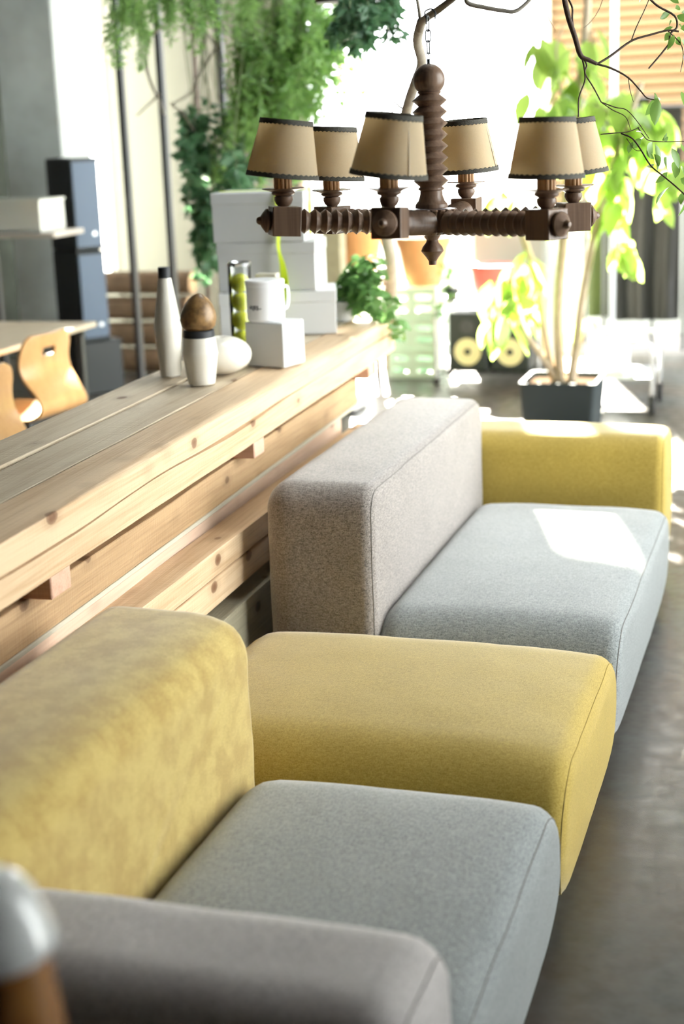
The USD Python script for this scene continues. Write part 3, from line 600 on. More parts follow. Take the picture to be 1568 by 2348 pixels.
# ------------------------------------------------------------------ plants: shapes
def leaf(L, W, bend=.25, fold=.18, n=5):
    """one leaf along +x, its face up, as a two-sided fold; pointed at both ends"""
    t = np.linspace(0, 1, n + 1); w = W / 2 * np.sin(PI * t ** .85) ** .8; w[0] = W * .03; w[-1] = 0
    x = L * t; zz = -bend * L * t ** 2
    mid = np.stack([x, 0 * x, zz], 1); lf = np.stack([x, w, zz + fold * w], 1); rt = np.stack([x, -w, zz + fold * w], 1)
    v = np.vstack([mid, lf, rt]); k = n + 1; f = []
    for i in range(n):
        f += [[i, i + 1, k + i + 1], [i, k + i + 1, k + i], [i, 2 * k + i + 1, i + 1], [i, 2 * k + i, 2 * k + i + 1]]
    return trimesh.Trimesh(v, f, process=False)
def placed(m, p, d, roll=0.0):
    """m's +x turned towards d, then moved to p"""
    d = np.asarray(d, float); d = d / np.linalg.norm(d); s = np.cross((0, 0, 1.), d)
    s = s / np.linalg.norm(s) if np.linalg.norm(s) > 1e-3 else np.array([0, 1., 0]); u = np.cross(d, s)
    s2 = s * math.cos(roll) + u * math.sin(roll); u2 = np.cross(d, s2)
    return trimesh.Trimesh(np.asarray(p) + m.vertices @ np.stack([d, s2, u2]), m.faces, process=False)
def px(P, D=None, Y=None, n=5):
    """a smooth line through places measured in the photograph, at depth D (one or one each) or on plane Y"""
    D = np.broadcast_to(D, len(P)) if D is not None else [None] * len(P)
    return spline([at(x, y, D=d, Y=Y) for (x, y), d in zip(P, D)], n)
# ---- slender tree whose bough carries the chandelier
tb_ = at(884, 715, D=6.75)
tree = Thing('tree', 'slender pale tree whose bough holds the chandelier chain', 'tree', (tb_[0] - .45, tb_[1] + .05, 0))
trunk = [(tb_[0] - .45, tb_[1] + .05, 0), (tb_[0] - .27, tb_[1] + .03, .55), tb_, at(897, 610, D=6.35), at(884, 530, D=6.0), at(892, 430, D=5.4), at(917, 320, D=4.75), at(936, 240, D=4.35), at(952, 190, D=4.15), at(967, 145, D=3.97), at(957, 95, D=3.8), at(966, 50, D=3.62)]
tree.part('trunk', tube(spline(trunk, 6), [.034, .032, .028, .026, .024, .021, .018, .0145, .013, .0125, .0115, .011], 12), M['bark_grey'], smooth=True)
tree.part('bough', tube(np.vstack([px([(962, 70), (972, 46), (1003, 24), (1040, -4), (1085, -40)], [3.66, 3.6, 3.5, 3.45, 3.4]), at(1200, -150, D=3.3)[None], at(1380, -420, D=3.1)[None]]), [.0105, .0095, .009, .0085, .008, .006, .004], 10), M['bark_grey'], smooth=True)
tree.part('bough', tube(px([(966, 60), (961, 25), (955, -8), (945, -60)], [3.64, 3.62, 3.6, 3.58]), [.006, .004, .0035, .003], 8), M['bark_grey'], smooth=True)
tree.part('bough', tube(np.vstack([at(1085, -40, D=3.4)[None], px([(1068, -8), (1074, 8), (1110, 17), (1150, 24), (1180, 26), (1204, 10), (1226, -16), (1250, -60)], 3.4)]), [.006, .0055, .005, .005, .0045], 8), M['bark_grey'], smooth=True)
tree.part('twig', tube(px([(940, 250), (920, 247), (908, 237), (897, 233)], 4.4), [.003, .002], 6), M['bark_grey'], smooth=True)
tree.part('twig', tube(px([(915, 300), (900, 272), (900, 250)], 4.6), [.003, .002], 6), M['bark_grey'], smooth=True)
for (x, y, dx, dy, L) in [(882, 252, -10, 8, .022), (896, 234, -4, -6, .014), (878, 266, -8, 3, .02)]:
    p = at(x, y, D=4.45); tree.part('leaf', placed(leaf(L, L * .5), p, at(x + dx, y + dy, D=4.45) - p, .5), M['leaf_vine'], smooth=True)

# ---- hanging vine at the upper right, in focus
VD = 3.9
vine = Thing('hanging_vine', 'hanging vine with bare dark twigs and green leaves at the upper right', 'plant', at(1293, -5, D=VD) * [1, 1, 0] + [0, 0, 5.19])
top = vine.loc
main = np.vstack([[top], [at(1293, -5, D=VD) + [0, 0, .6]], px([(1293, -5), (1303, 40), (1318, 85), (1331, 127), (1350, 138), (1369, 147)], VD, n=4)])
vine.part('stem', tube(main, [.007, .007, .007, .0066, .006, .0045], 8), M['twig'], smooth=True)
def tw(P, r0, r1, d0=0, d1=0): vine.part('twig', tube(px(P, list(VD + np.linspace(d0, d1, len(P))), n=4), [r0 * 1.25, r1 * 1.25], 6), M['twig'], smooth=True)
tw([(1300, -8), (1312, 18), (1312, 44), (1318, 84)], .0022, .0018)
tw([(1369, 147), (1402, 157), (1440, 178), (1468, 208), (1482, 224), (1500, 229)], .0026, .001)
tw([(1440, 176), (1444, 205), (1452, 234)], .001, .0006)
tw([(1369, 147), (1400, 128), (1447, 94), (1490, 80), (1530, 70), (1556, 72)], .0026, .0022)
tw([(1447, 94), (1459, 62), (1478, 22), (1492, -12)], .0013, .0008)
tw([(1533, 102), (1512, 128), (1487, 157)], .002, .0016)
tw([(1480, -12), (1508, 14), (1546, 36), (1552, 62), (1538, 76), (1533, 102)], .0026, .002)
tw([(1333, 128), (1338, 148), (1341, 168), (1340, 188), (1327, 225), (1326, 268)], .002, .0014)
tw([(1337, 132), (1345, 150), (1341, 168), (1360, 200), (1378, 234)], .0018, .0014)
tw([(1378, 234), (1404, 252), (1434, 268), (1446, 298)], .0014, .0007)
tw([(1378, 234), (1410, 246), (1436, 252), (1462, 280), (1488, 318)], .0014, .0008)
tw([(1377, 308), (1410, 305), (1436, 303), (1452, 298), (1465, 292)], .0013, .0009)
tw([(1424, 306), (1450, 318), (1470, 345), (1492, 380), (1522, 405), (1552, 430), (1590, 466)], .0017, .0014, 0, -.1)
tw([(1436, 317), (1455, 343), (1470, 346)], .0008, .0006)
tw([(1462, 292), (1476, 312), (1488, 322), (1520, 325), (1575, 324)], .0012, .0007)
tw([(1530, 70), (1560, 100), (1566, 130), (1560, 165)], .0014, .0007)
tw([(1388, -20), (1372, 24), (1352, 52), (1338, 64)], .0009, .0005, .3, .3)
tw([(1251, -10), (1257, 40), (1274, 70)], .0009, .0006, .4, .4)
VL = [(1548, 20, 1568, 12, 20), (1536, 30, 1522, 36, 22), (1552, 36, 1578, 46, 24), (1540, 48, 1528, 62, 20), (1556, 55, 1574, 74, 22), (1545, 80, 1536, 104, 26), (1552, 86, 1560, 112, 24), (1563, 92, 1580, 108, 24), (1535, 75, 1522, 98, 18), (1468, -4, 1462, 8, 16), (1556, 8, 1540, -4, 22), (1562, 28, 1590, 30, 24), (1543, 62, 1524, 68, 20), (1560, 66, 1584, 60, 22), (1566, 40, 1576, 24, 20),
      (1506, 226, 1490, 256, 34), (1508, 226, 1500, 268, 44), (1508, 224, 1488, 217, 30), (1507, 222, 1514, 228, 14),
      (1470, 320, 1448, 338, 28), (1478, 312, 1462, 320, 20), (1495, 325, 1488, 352, 34), (1502, 330, 1516, 384, 46), (1518, 322, 1530, 310, 22), (1540, 340, 1556, 372, 36), (1528, 360, 1522, 398, 38), (1546, 370, 1552, 400, 32), (1512, 380, 1506, 356, 26), (1494, 385, 1482, 366, 24), (1530, 395, 1514, 412, 26), (1562, 380, 1576, 402, 30), (1560, 330, 1572, 352, 26), (1535, 428, 1514, 446, 40), (1560, 410, 1590, 420, 26), (1450, 326, 1440, 346, 20), (1482, 345, 1494, 362, 20),
      (1566, 440, 1556, 470, 30), (1572, 454, 1562, 500, 34), (1562, 210, 1572, 236, 26), (1566, 128, 1576, 150, 26), (1474, 305, 1464, 300, 16), (1523, 318, 1540, 322, 18)]
for k, (x, y, X2, Y2, Lp) in enumerate(VL):
    L = Lp * VD / F0 * 1.35; p = at(x, y, D=VD + .02 * math.sin(k * 2.3)); q = at(X2, Y2, D=VD + .03 * math.sin(k * 1.7 + 1))
    vine.part('leaf', placed(leaf(L, L * (.52 + .1 * math.sin(k)), .2), p, q - p, 1.1 + .8 * math.sin(k * 3.1)), M['leaf_vine'], smooth=True)

# ---- rubber tree in a charcoal pot
PY = 8.1
pc = (at(1188, 880, Y=PY) + at(1366, 880, Y=PY)) / 2; pw = abs(at(1366, 880, Y=PY)[0] - at(1188, 880, Y=PY)[0])
rt = Thing('potted_tree', 'multi-stemmed rubber tree in a square charcoal pot behind the yellow armrest', 'plant', (pc[0], PY + pw / 2, 0))
hz_ = pc[2]
def sq(w, z): o = rrect(w, w, .03, 5, 1); return np.stack([o[:, 0], o[:, 1], np.full(len(o), z)], 1)
rt.part('pot', rings(np.array([sq(.01, 0), sq(pw * .44, 0), sq(pw * .5, hz_), sq(pw * .46, hz_), sq(pw * .45, hz_ - .05), sq(.01, hz_ - .05)])), M['pot_black'], smooth=25, local=True)
rt.part('soil', rings(np.array([sq(.01, hz_ - .06), sq(pw * .448, hz_ - .055), sq(.2, hz_ - .03), sq(.01, hz_ - .025)])), M['soil'], smooth=25, local=True)
RY = PY + pw / 2
STEMS = [([(1290, 905), (1270, 860), (1238, 812), (1205, 765), (1178, 700), (1170, 640)], .017, .011, -.05), ([(1292, 905), (1268, 860), (1249, 770), (1232, 650), (1200, 545), (1172, 470), (1150, 440)], .026, .016, .05),
         ([(1298, 905), (1284, 850), (1280, 700), (1290, 560), (1300, 420), (1312, 300), (1335, 150), (1345, 40), (1350, -60)], .030, .02, .0), ([(1304, 905), (1316, 830), (1334, 690), (1362, 540), (1390, 430), (1424, 320), (1450, 250), (1470, 190)], .027, .014, -.06), ([(1312, 900), (1330, 800), (1345, 740)], .012, .006, .05)]
for P, r0, r1, dy in STEMS:
    rt.part('trunk', tube(spline([at(x, y, Y=RY + dy * i / len(P)) for i, (x, y) in enumerate(P)], 5), [r0, r1], 10), M['bark'], smooth=True)
for P in [[(1390, 430), (1405, 440), (1412, 455)], [(1312, 300), (1290, 230), (1275, 120), (1290, 60)], [(1424, 320), (1480, 290), (1520, 320)], [(1335, 150), (1360, 110), (1350, 60)], [(1178, 700), (1180, 650)], [(1424, 320), (1400, 260), (1360, 240)]]:
    rt.part('branch', tube(px(P, Y=RY), [.009, .005], 7), M['bark'], smooth=True)
CL = [(1178, 660, 60, 55, 16), (1160, 720, 45, 40, 8), (1405, 470, 40, 30, 8), (1420, 560, 34, 30, 9), (1275, 110, 75, 50, 6), (1345, 60, 34, 70, 4), (1340, 160, 50, 60, 4), (1420, 250, 70, 60, 16), (1490, 290, 60, 70, 16), (1380, 330, 50, 50, 10), (1400, 405, 40, 30, 7), (1270, 265, 60, 40, 10), (1150, 450, 60, 30, 9), (1530, 380, 40, 60, 8), (1235, 90, 25, 60, 5), (1345, 735, 12, 18, 2), (1220, 600, 30, 24, 4), (1310, 220, 50, 40, 8)]
r2 = np.random.default_rng(11)
for cx_, cy_, sx, sy, n in CL:
    for k in range(int(n * 1.4)):
        x, y = cx_ + r2.normal() * sx * .5, cy_ + r2.normal() * sy * .5
        p = at(x, y, Y=RY + r2.normal() * .12); a = r2.uniform(0, 2 * PI)
        d = np.array([math.cos(a) * .7, math.sin(a) * .7, -.65 - .5 * r2.random()]); L = r2.uniform(.16, .25)
        rt.part('leaf', placed(leaf(L, L * .5, .22, .1), p, d, r2.normal() * .5), M['leaf_rubber'], smooth=True)

# ---- leafy plant on the far end of the bar table
ip = np.array([-1.86, 5.93, TZ + .004])
iv = Thing('leafy_plant', 'trailing leafy green plant on the far end of the bar table', 'plant', ip)
iv.part('pot', lathe([(0, 0), (.045, 0), (.055, .07), (.056, .08), (.050, .08), (.048, .06), (0, .06)], 28), M['card'], smooth=30, local=True)
r3 = np.random.default_rng(5)
for k in range(17):
    tgt = [(800, 640), (830, 610), (860, 620), (790, 690), (820, 700), (850, 660), (870, 690), (880, 640), (900, 770), (915, 740), (800, 730), (840, 590), (905, 690), (870, 605), (815, 660), (850, 720), (925, 760)][k]
    q = at(*tgt, Y=5.93 + r3.normal() * .08); m_ = (ip + [0, 0, .07] + q) / 2 + [0, 0, .06]
    S = spline([ip + [0, 0, .06], m_, q], 5); iv.part('stem', tube(S, [.0025, .0014], 5), M['stem'], smooth=True)
    for i in range(3, len(S)):
        for s in (-1, 0, 1):
            a = r3.uniform(0, 2 * PI); d = [math.cos(a), math.sin(a), r3.uniform(-.6, .3)]; L = r3.uniform(.045, .075)
            iv.part('leaf', placed(leaf(L, L * .62, .25), S[i] + r3.normal(size=3) * .008, d, r3.normal() * .6), M['leaf_ivy'], smooth=True)
# ---- small potted sprig on the trolley
SG = np.array([-2.36, 10.02, .5725])
sg = Thing('sprig', 'thin leafy sprig in a small dark pot on the left end of the trolley', 'plant', SG)
sg.part('pot', lathe([(0, 0), (.04, 0), (.052, .075), (.046, .075), (.043, .06), (0, .06)], 24), M['pot_black'], smooth=30, local=True)
sg.part('stem', tube(spline([SG + [0, 0, .06], SG + [-.03, 0, .2], at(1032, 590, Y=10.02)], 5), [.006, .003], 6), M['stem'], smooth=True)
sg.part('stem', tube(spline([SG + [0, 0, .06], SG + [-.04, -.05, .12], at(1016, 650, Y=9.9), at(1008, 735, Y=9.84)], 5), [.005, .0025], 6), M['stem'], smooth=True)
for k in range(28):
    y = r3.uniform(585, 740); p = at(1014 + (700 - y) * .13 + r3.normal() * 14, y, Y=(9.95 if y < 680 else 9.8) + r3.normal() * .03); a = r3.uniform(0, 2 * PI); L = r3.uniform(.05, .085)
    sg.part('leaf', placed(leaf(L, L * .55), p, (math.cos(a), math.sin(a), -.5), r3.normal()), M['leaf_ivy'], smooth=True)

# ---- hanging greenery: sprays of fine leaflets
def sprays(starts, length, spread, nl, ll, seed, lw=.28, droop=1.0, stepn=9):
    """drooping shoots from the given points; returns (shoots mesh, leaflets mesh)"""
    g = np.random.default_rng(seed); st, V, Fc, c = [], [], [], 0
    for s in starts:
        a = g.uniform(0, 2 * PI); L = length * g.uniform(.5, 1.25); out = spread * g.uniform(.2, 1)
        P = [np.asarray(s, float)]
        for i in range(stepn):
            t = i / stepn; d = np.array([math.cos(a) * out * (1 - t), math.sin(a) * out * (1 - t), -droop * (.25 + t)]) + g.normal(size=3) * .12
            P.append(P[-1] + d / (np.linalg.norm(d) + 1e-9) * L / stepn)
        P = np.array(P); st.append(tube(P, [.0022, .0008], 3, cap=False))
        t = g.uniform(0.03, 1, nl) * (len(P) - 1.001); i = t.astype(int); base = P[i] + (P[i + 1] - P[i]) * (t - i)[:, None]
        d = g.normal(size=(nl, 3)); d[:, 2] = d[:, 2] * .5 - .55; d /= np.linalg.norm(d, axis=1, keepdims=True)
        w = np.cross(d, g.normal(size=(nl, 3))); w /= np.linalg.norm(w, axis=1, keepdims=True)
        l = (ll * g.uniform(.5, 1.3, nl))[:, None]
        A, B, C_, D_ = base, base + d * l * .5 + w * l * lw / 2, base + d * l, base + d * l * .5 - w * l * lw / 2
        V.append(np.stack([A, B, C_, D_], 1).reshape(-1, 3)); k = c + np.arange(nl) * 4; c += nl * 4
        Fc.append(np.stack([k, k + 1, k + 2], 1)); Fc.append(np.stack([k, k + 2, k + 3], 1))
    return cat(st), trimesh.Trimesh(np.vstack(V), np.vstack(Fc), process=False)
def greenery(name, label, D, regions, length, spread, nl, ll, m, seed, lw=.28, hang=None):
    g = np.random.default_rng(seed); pts = []
    for (x0, x1, ya, yb, n) in regions:
        for k in range(n): pts.append(at(g.uniform(x0, x1), g.uniform(ya, yb), D=D + g.normal() * .22))
    pts = np.array(pts); loc = np.array([pts[:, 0].mean(), pts[:, 1].mean(), 5.19])
    t = Thing(name, label, 'plant', loc)
    s, f = sprays(pts, length, spread, nl, ll, seed, lw)
    t.part('shoots', s, M['stem'], smooth=True, kind='stuff'); t.part('foliage', f, M[m], smooth=False, kind='stuff')
    up = pts.copy(); hub = np.array([loc[0], loc[1], max(2.9, pts[:, 2].max() + .15)])
    lines = [tube(spline([hub + [0, 0, .02], (hub + p) / 2 + g.normal(size=3) * .06 + [0, 0, .08], p], 4), [.004, .002], 4, cap=False) for p in up[::3]]
    t.part('runner', cat(lines), M['stem'], smooth=True, kind='stuff')
    t.part('hanging_wire', tube([hub, hub + [0, 0, 5.19 - hub[2]]], .003, 6), M['black_steel'], smooth=True)
    if hang:
        t.part('planter', lathe([(0, -.10), (hang * .8, -.10), (hang, .1), (hang * .94, .1), (hang * .9, .06), (0, .06)], 28, c=hub), M['brown_pot'], smooth=30)
    return t
greenery('hanging_fern', 'large curtain of feathery green foliage hanging at top centre', 7.4, [(560, 760, -60, 60, 60), (560, 700, 60, 170, 40), (540, 600, 120, 260, 22), (640, 790, 20, 140, 34)], .42, .5, 95, .05, 'leaf_fern', 21)
greenery('hanging_fern', 'wispy feathery fern hanging at the upper left before the pale screen', 6.6, [(245, 330, -60, 20, 16), (330, 420, -80, -10, 10), (420, 560, -90, -20, 12)], .26, .35, 110, .042, 'leaf_fern', 22, .2)
greenery('hanging_ivy', 'dark bluish ivy trailing beside the black poles above the boxes', 7.8, [(420, 480, 215, 330, 11), (440, 560, 300, 420, 15), (455, 505, 430, 540, 12), (520, 600, 200, 380, 15)], .30, .3, 40, .07, 'leaf_dark', 23, .6)
greenery('hanging_ivy', 'dark leafy spray hanging against the bright sky at top centre', 6.0, [(790, 905, -60, 20, 22), (800, 850, 10, 50, 8)], .16, .6, 60, .05, 'leaf_dark', 24, .5)
pl = at(762, -14, D=6.3)
hp = Thing('hanging_planter', 'brown woven hanging planter cut off by the top of the frame', 'planter', pl)
hp.part('basket', lathe([(0, -.0), (.065, 0), (.075, .012), (.082, .10), (.084, .18), (.078, .18), (.072, .02), (0, .015)], 32, c=(0, 0, -.035)), M['brown_pot'], smooth=30, local=True)
hp.part('rim', lathe([(.066, -.002), (.070, -.002), (.0765, .012), (.074, .012)], 32, c=(0, 0, -.035)), M['black_band'], smooth=30, local=True)
hp.part('hanging_wire', cat([tube([(.08 * math.cos(a), .08 * math.sin(a), .14), (0, 0, .6)], .0015, 5) for a in (0, 2.1, 4.2)] + [tube([(0, 0, .6), (0, 0, 5.19 - pl[2])], .0015, 5)]), M['black_steel'], smooth=True, local=True)
# ---- bare branches before the pale screen
bb = Thing('bare_branch', 'thin bare branches curving in front of the pale screen', 'branch', at(425, -5, D=7.6) * [1, 1, 0] + [0, 0, 5.19])
bb.part('stem', tube(np.vstack([[bb.loc], px([(425, -5), (398, 30), (370, 62), (346, 84), (336, 118), (337, 160), (350, 200), (366, 232), (376, 262)], 7.6)]), [.007, .007, .009, .008, .006], 7), M['bark_grey'], smooth=True)
for P in [[(366, 215), (340, 240), (312, 266)], [(445, 205), (420, 225), (392, 238)], [(446, 40), (470, 70), (492, 105), (505, 150)], [(505, 90), (470, 150), (440, 200)], [(262, 78), (235, 98), (222, 140), (225, 165)], [(392, 238), (420, 262), (446, 300)]]:
    bb.part('branch', tube(px(P, 7.6 if P[0][0] > 300 else 9.0), [.007, .004], 6), M['bark_grey'], smooth=True)
for x, y, k in ((446, 40, 1), (505, 90, 2)):
    bb.part('branch', tube(spline([at(x, y, D=7.6), at(x - 20, y - 100, D=7.6), bb.loc - [0, 0, .02 * k]], 5), [.006, .004], 6), M['bark_grey'], smooth=True)
# ------------------------------------------------------------------ poles, column, shelf, speakers at the left
col = single('column', box(-5.56, -5.10, 9.8, 10.25, 0, 5.195, .012), M['concrete'], 'raw concrete column behind the black loudspeaker stack', 'column', smooth=False)
struct('door_1', box(-6.68, -5.84, 10.86, 10.94, 0, 4.2, .004), M['dark_panel'])
for k, (xt, yt, xb_, ybt, Yp, r, m, lab) in enumerate([(300, 500, 322, 850, 8.5, .026, 'black_steel', 'leftmost black steel pole, next to the loudspeaker stack'), (388, 500, 399, 640, 8.6, .026, 'black_steel', 'second black steel pole from the left, before the pale screen'),
        (445, 130, 452, 230, 8.8, .014, 'rust_steel', 'thinnest brownish pole, third from the left'), (512, 250, 521, 420, 8.2, .022, 'black_steel', 'fourth and rightmost black pole, beside the hanging greenery')]):
    p = at((xt + xb_) / 2, (yt + ybt) / 2, Y=Yp); t = Thing('pole', lab, 'pole', (p[0], p[1], 0))
    t.part('shaft', lathe([(0, .008), (r, .008), (r, 5.19), (0, 5.19)], 20), M[m], smooth=30, local=True)
    t.part('base_plate', box(-.07, .07, -.07, .07, 0, .008), M[m], smooth=False, local=True)
# loudspeaker stack
pa0 = at(185, 700, Y=9.2); a = math.radians(55)
def cabinet(name, label, zb_, w, d, h, off=0.0, grille=True):
    t = Thing(name, label, 'loudspeaker', (pa0[0] + off * .57, pa0[1] + off * .82, zb_), a)    # local x runs along the front, y away from it
    t.part('cabinet', box(0, w, 0.006, d, 0, h, .012), M['pa_black'], smooth=False, local=True)
    if grille:
        o = Polygon(rrect(w / 2 - .012, h / 2 - .025, .012, 4, 1)); g = extrude(o, .010); g.vertices = np.stack([g.vertices[:, 0] + w / 2, -.004 + g.vertices[:, 2], g.vertices[:, 1] + h / 2], 1); g.invert()
        gp = t.part('grille', g, M['pa_grille'], smooth=False, local=True)
        lg = lathe([(0, 0), (.014, 0), (.014, .003), (0, .003)], 20); lg.apply_transform(trimesh.transformations.rotation_matrix(PI / 2, (1, 0, 0))); lg.apply_translation((w * .68, -.0041, .11)); t.part('badge', lg, M['aluminium'], smooth=False, local=True, under=gp)
    for cx in (.012, w - .012):
        for cz in (.014, h - .014): t.part('corner', box(cx - .012, cx + .012, -.001, .03, cz - .012, cz + .012, .004), M['pa_black'], smooth=False, local=True)
    return t
cabinet('loudspeaker', 'upper tall black loudspeaker of the stack with bluish grille', .985, .215, .36, .61)
cabinet('loudspeaker', 'lower tall black loudspeaker standing on the bass cabinet', .372, .215, .36, .61)
cabinet('bass_cabinet', 'wide black bass cabinet at the foot of the loudspeaker stack', .0, .30, .42, .37, .0, False)
# console shelf with frosted crate
ct = Thing('console_table', 'pale high console shelf at the left edge of the frame', 'table', (-5.0, 8.4, 0))
ct.part('shelf', box(-5.7, -4.37, 8.2, 8.6, 1.15, 1.18, .004), M['white_shelf'], smooth=False)
for lx, ly in ((-5.64, 8.26), (-5.64, 8.54), (-4.98, 8.26), (-4.98, 8.54)): ct.part('leg', box(lx - .02, lx + .02, ly - .02, ly + .02, 0, 1.15), M['black_steel'], smooth=False)
cr = Thing('crate', 'frosted white open crate on the high console shelf at the left edge', 'crate', (-4.8, 8.4, 1.181))
cr.part('body', box(-5.25, -4.475, 8.24, 8.56, 1.181, 1.365, .012).difference(box(-5.235, -4.49, 8.255, 8.545, 1.196, 1.4)) if False else cat([box(-5.25, -4.475, 8.24, 8.252, 1.185, 1.365), box(-5.25, -4.475, 8.548, 8.56, 1.185, 1.365), box(-5.25, -5.238, 8.252, 8.548, 1.185, 1.365), box(-4.487, -4.475, 8.252, 8.548, 1.185, 1.365), box(-5.25, -4.475, 8.24, 8.56, 1.181, 1.190)]), M['crate_white'], smooth=False)
cr.part('rim', cat([box(-5.258, -4.467, 8.232, 8.252, 1.362, 1.376), box(-5.258, -4.467, 8.548, 8.568, 1.362, 1.376), box(-5.258, -5.238, 8.252, 8.548, 1.362, 1.376), box(-4.487, -4.467, 8.252, 8.548, 1.362, 1.376)]), M['crate_white'], smooth=False)
# logs
for k, (dx, r_, zz) in enumerate([(0, .093, .1), (.02, .09, .293), (-.02, .088, .481), (.01, .085, .664)]):
    c = at(318, 700, Y=10.2); c = np.array([c[0] + dx, 10.2 + .01 * k, zz])
    t = Thing('log', 'bark-covered log, %s of the pile behind the first black pole' % ['lowest', 'second from the bottom', 'third from the bottom', 'topmost'][k], 'log', c)
    m = rings(np.array([[(x, r_ * (1 + .03 * math.sin(3 * q + k) + .02 * math.sin(x * 9 + q * 5)) * math.cos(q), r_ * (1 + .03 * math.sin(3 * q + k)) * math.sin(q)) for q in np.linspace(0, 2 * PI, 20, endpoint=False)] for x in np.linspace(-.42, .42, 9)]))
    t.part('bark', m, M['log'], smooth=50, local=True)
    for s in (-1, 1):
        e = lathe([(0, 0), (r_ * .9, 0), (r_ * .9, .004), (0, .004)], 18); e.apply_transform(toX); e.apply_translation((.419 if s > 0 else -.423, 0, 0)); t.part('cut_end', e, M['log_end'], smooth=False, local=True)
# desk
dk = Thing('desk', 'pale plywood desk behind the chairs at the left', 'desk', (-4.3, 6.6, 0))
dk.part('tabletop', box(-4.75, -3.86, 5.4, 7.66, .695, .722, .003), M['ply_pale'], smooth=False)
for lx, ly in ((-4.68, 5.5), (-3.93, 5.5), (-4.68, 7.58), (-3.93, 7.58)): dk.part('leg', box(lx - .018, lx + .018, ly - .018, ly + .018, 0, .695), M['dark_metal'], smooth=False)
dk.part('frame_rail', cat([box(-4.7, -3.9, y - .015, y + .015, .655, .694) for y in (5.5, 7.58)]), M['dark_metal'], smooth=False)
# plywood shell chairs: local +x is the way the sitter faces
def shell(th=.012, W=.205):
    prof = spline([(.42, .405), (.40, .428), (.30, .438), (.18, .432), (.07, .425), (.0, .432), (-.052, .462), (-.062, .51), (-.035, .57), (.0, .63), (.015, .69), (.005, .75), (-.02, .83)], 5)
    n = len(prof); s = np.linspace(0, 1, n); nu = 17; u = np.linspace(-1, 1, nu)
    hw = W * (1 - .10 * np.exp(-((s - .62) / .12) ** 2)); e = np.clip((s - .90) / .10, 0, 1); hw *= 1 - .32 * (1 - np.sqrt(np.clip(1 - e ** 2, 0, 1))); e2 = np.clip((.06 - s) / .06, 0, 1); hw *= 1 - .2 * (1 - np.sqrt(np.clip(1 - e2 ** 2, 0, 1)))
    T = np.gradient(prof, axis=0); T /= np.linalg.norm(T, axis=1, keepdims=True); N = np.stack([-T[:, 1], T[:, 0]], 1)   # (x, z)
    def surf(off):
        G = np.zeros((n, nu, 3))
        for i in range(n):
            cup = .022 * u ** 2 * np.clip((s[i] - .55) / .2, 0, 1)
            p = prof[i] + N[i] * off
            G[i, :, 0] = p[0] + cup; G[i, :, 1] = u * hw[i]; G[i, :, 2] = p[1] + .012 * u ** 2 * np.clip((.4 - s[i]) / .3, 0, 1)
        return G
    A, B = surf(0), surf(-th)
    keep = np.ones((n - 1, nu - 1), bool)
    for i in range(n - 1):
        for j in range(nu - 1):
            sc = (s[i] + s[i + 1]) / 2; uc = (u[j] + u[j + 1]) / 2
            if ((sc - .905) / .03) ** 2 + (uc / .30) ** 2 < 1: keep[i, j] = False
    V = np.vstack([A.reshape(-1, 3), B.reshape(-1, 3)]); F = []; o = n * nu; ed = {}
    for i in range(n - 1):
        for j in range(nu - 1):
            if not keep[i, j]: continue
            q = [i * nu + j, i * nu + j + 1, (i + 1) * nu + j + 1, (i + 1) * nu + j]
            F += [[q[0], q[1], q[2]], [q[0], q[2], q[3]], [o + q[2], o + q[1], o + q[0]], [o + q[3], o + q[2], o + q[0]]]
            for x, y in zip(q, q[1:] + q[:1]): ed[(x, y)] = 1
    for (x, y) in list(ed):
        if (y, x) not in ed: F += [[y, x, o + x], [y, o + x, o + y]]
    m = trimesh.Trimesh(V, F, process=False); m.fix_normals(); return m
def chair(label, loc, rz):
    t = Thing('plywood_chair', label, 'chair', loc, rz)
    t.part('seat_shell', shell(), M['ply'], smooth=40, local=True)
    for sx, sy in ((.30, -.15), (.30, .15), (.05, -.15), (.05, .15)):
        t.part('leg', tube([(sx, sy, .418), (sx + (.07 if sx > .2 else -.10), sy * 1.25, .0)], .011, 10), M['dark_metal'], smooth=True, local=True)
    t.part('seat_rail', cat([tube([(.05, y, .414), (.30, y, .414)], .010, 8) for y in (-.15, .15)] + [tube([(x, -.15, .412), (x, .15, .412)], .009, 8) for x in (.05, .30)]), M['dark_metal'], smooth=True, local=True)
    return t
cp_ = at(112, 768, Z=.82)
ca = chair('honey plywood chair with an oval hand hole, drawn up to the desk', (cp_[0], cp_[1], 0), PI - .12)
c2 = at(-38, 850, Z=.82)
copy_of(ca, (c2[0], c2[1], 0), PI - .2, 'honey plywood chair cut off by the left edge of the frame')
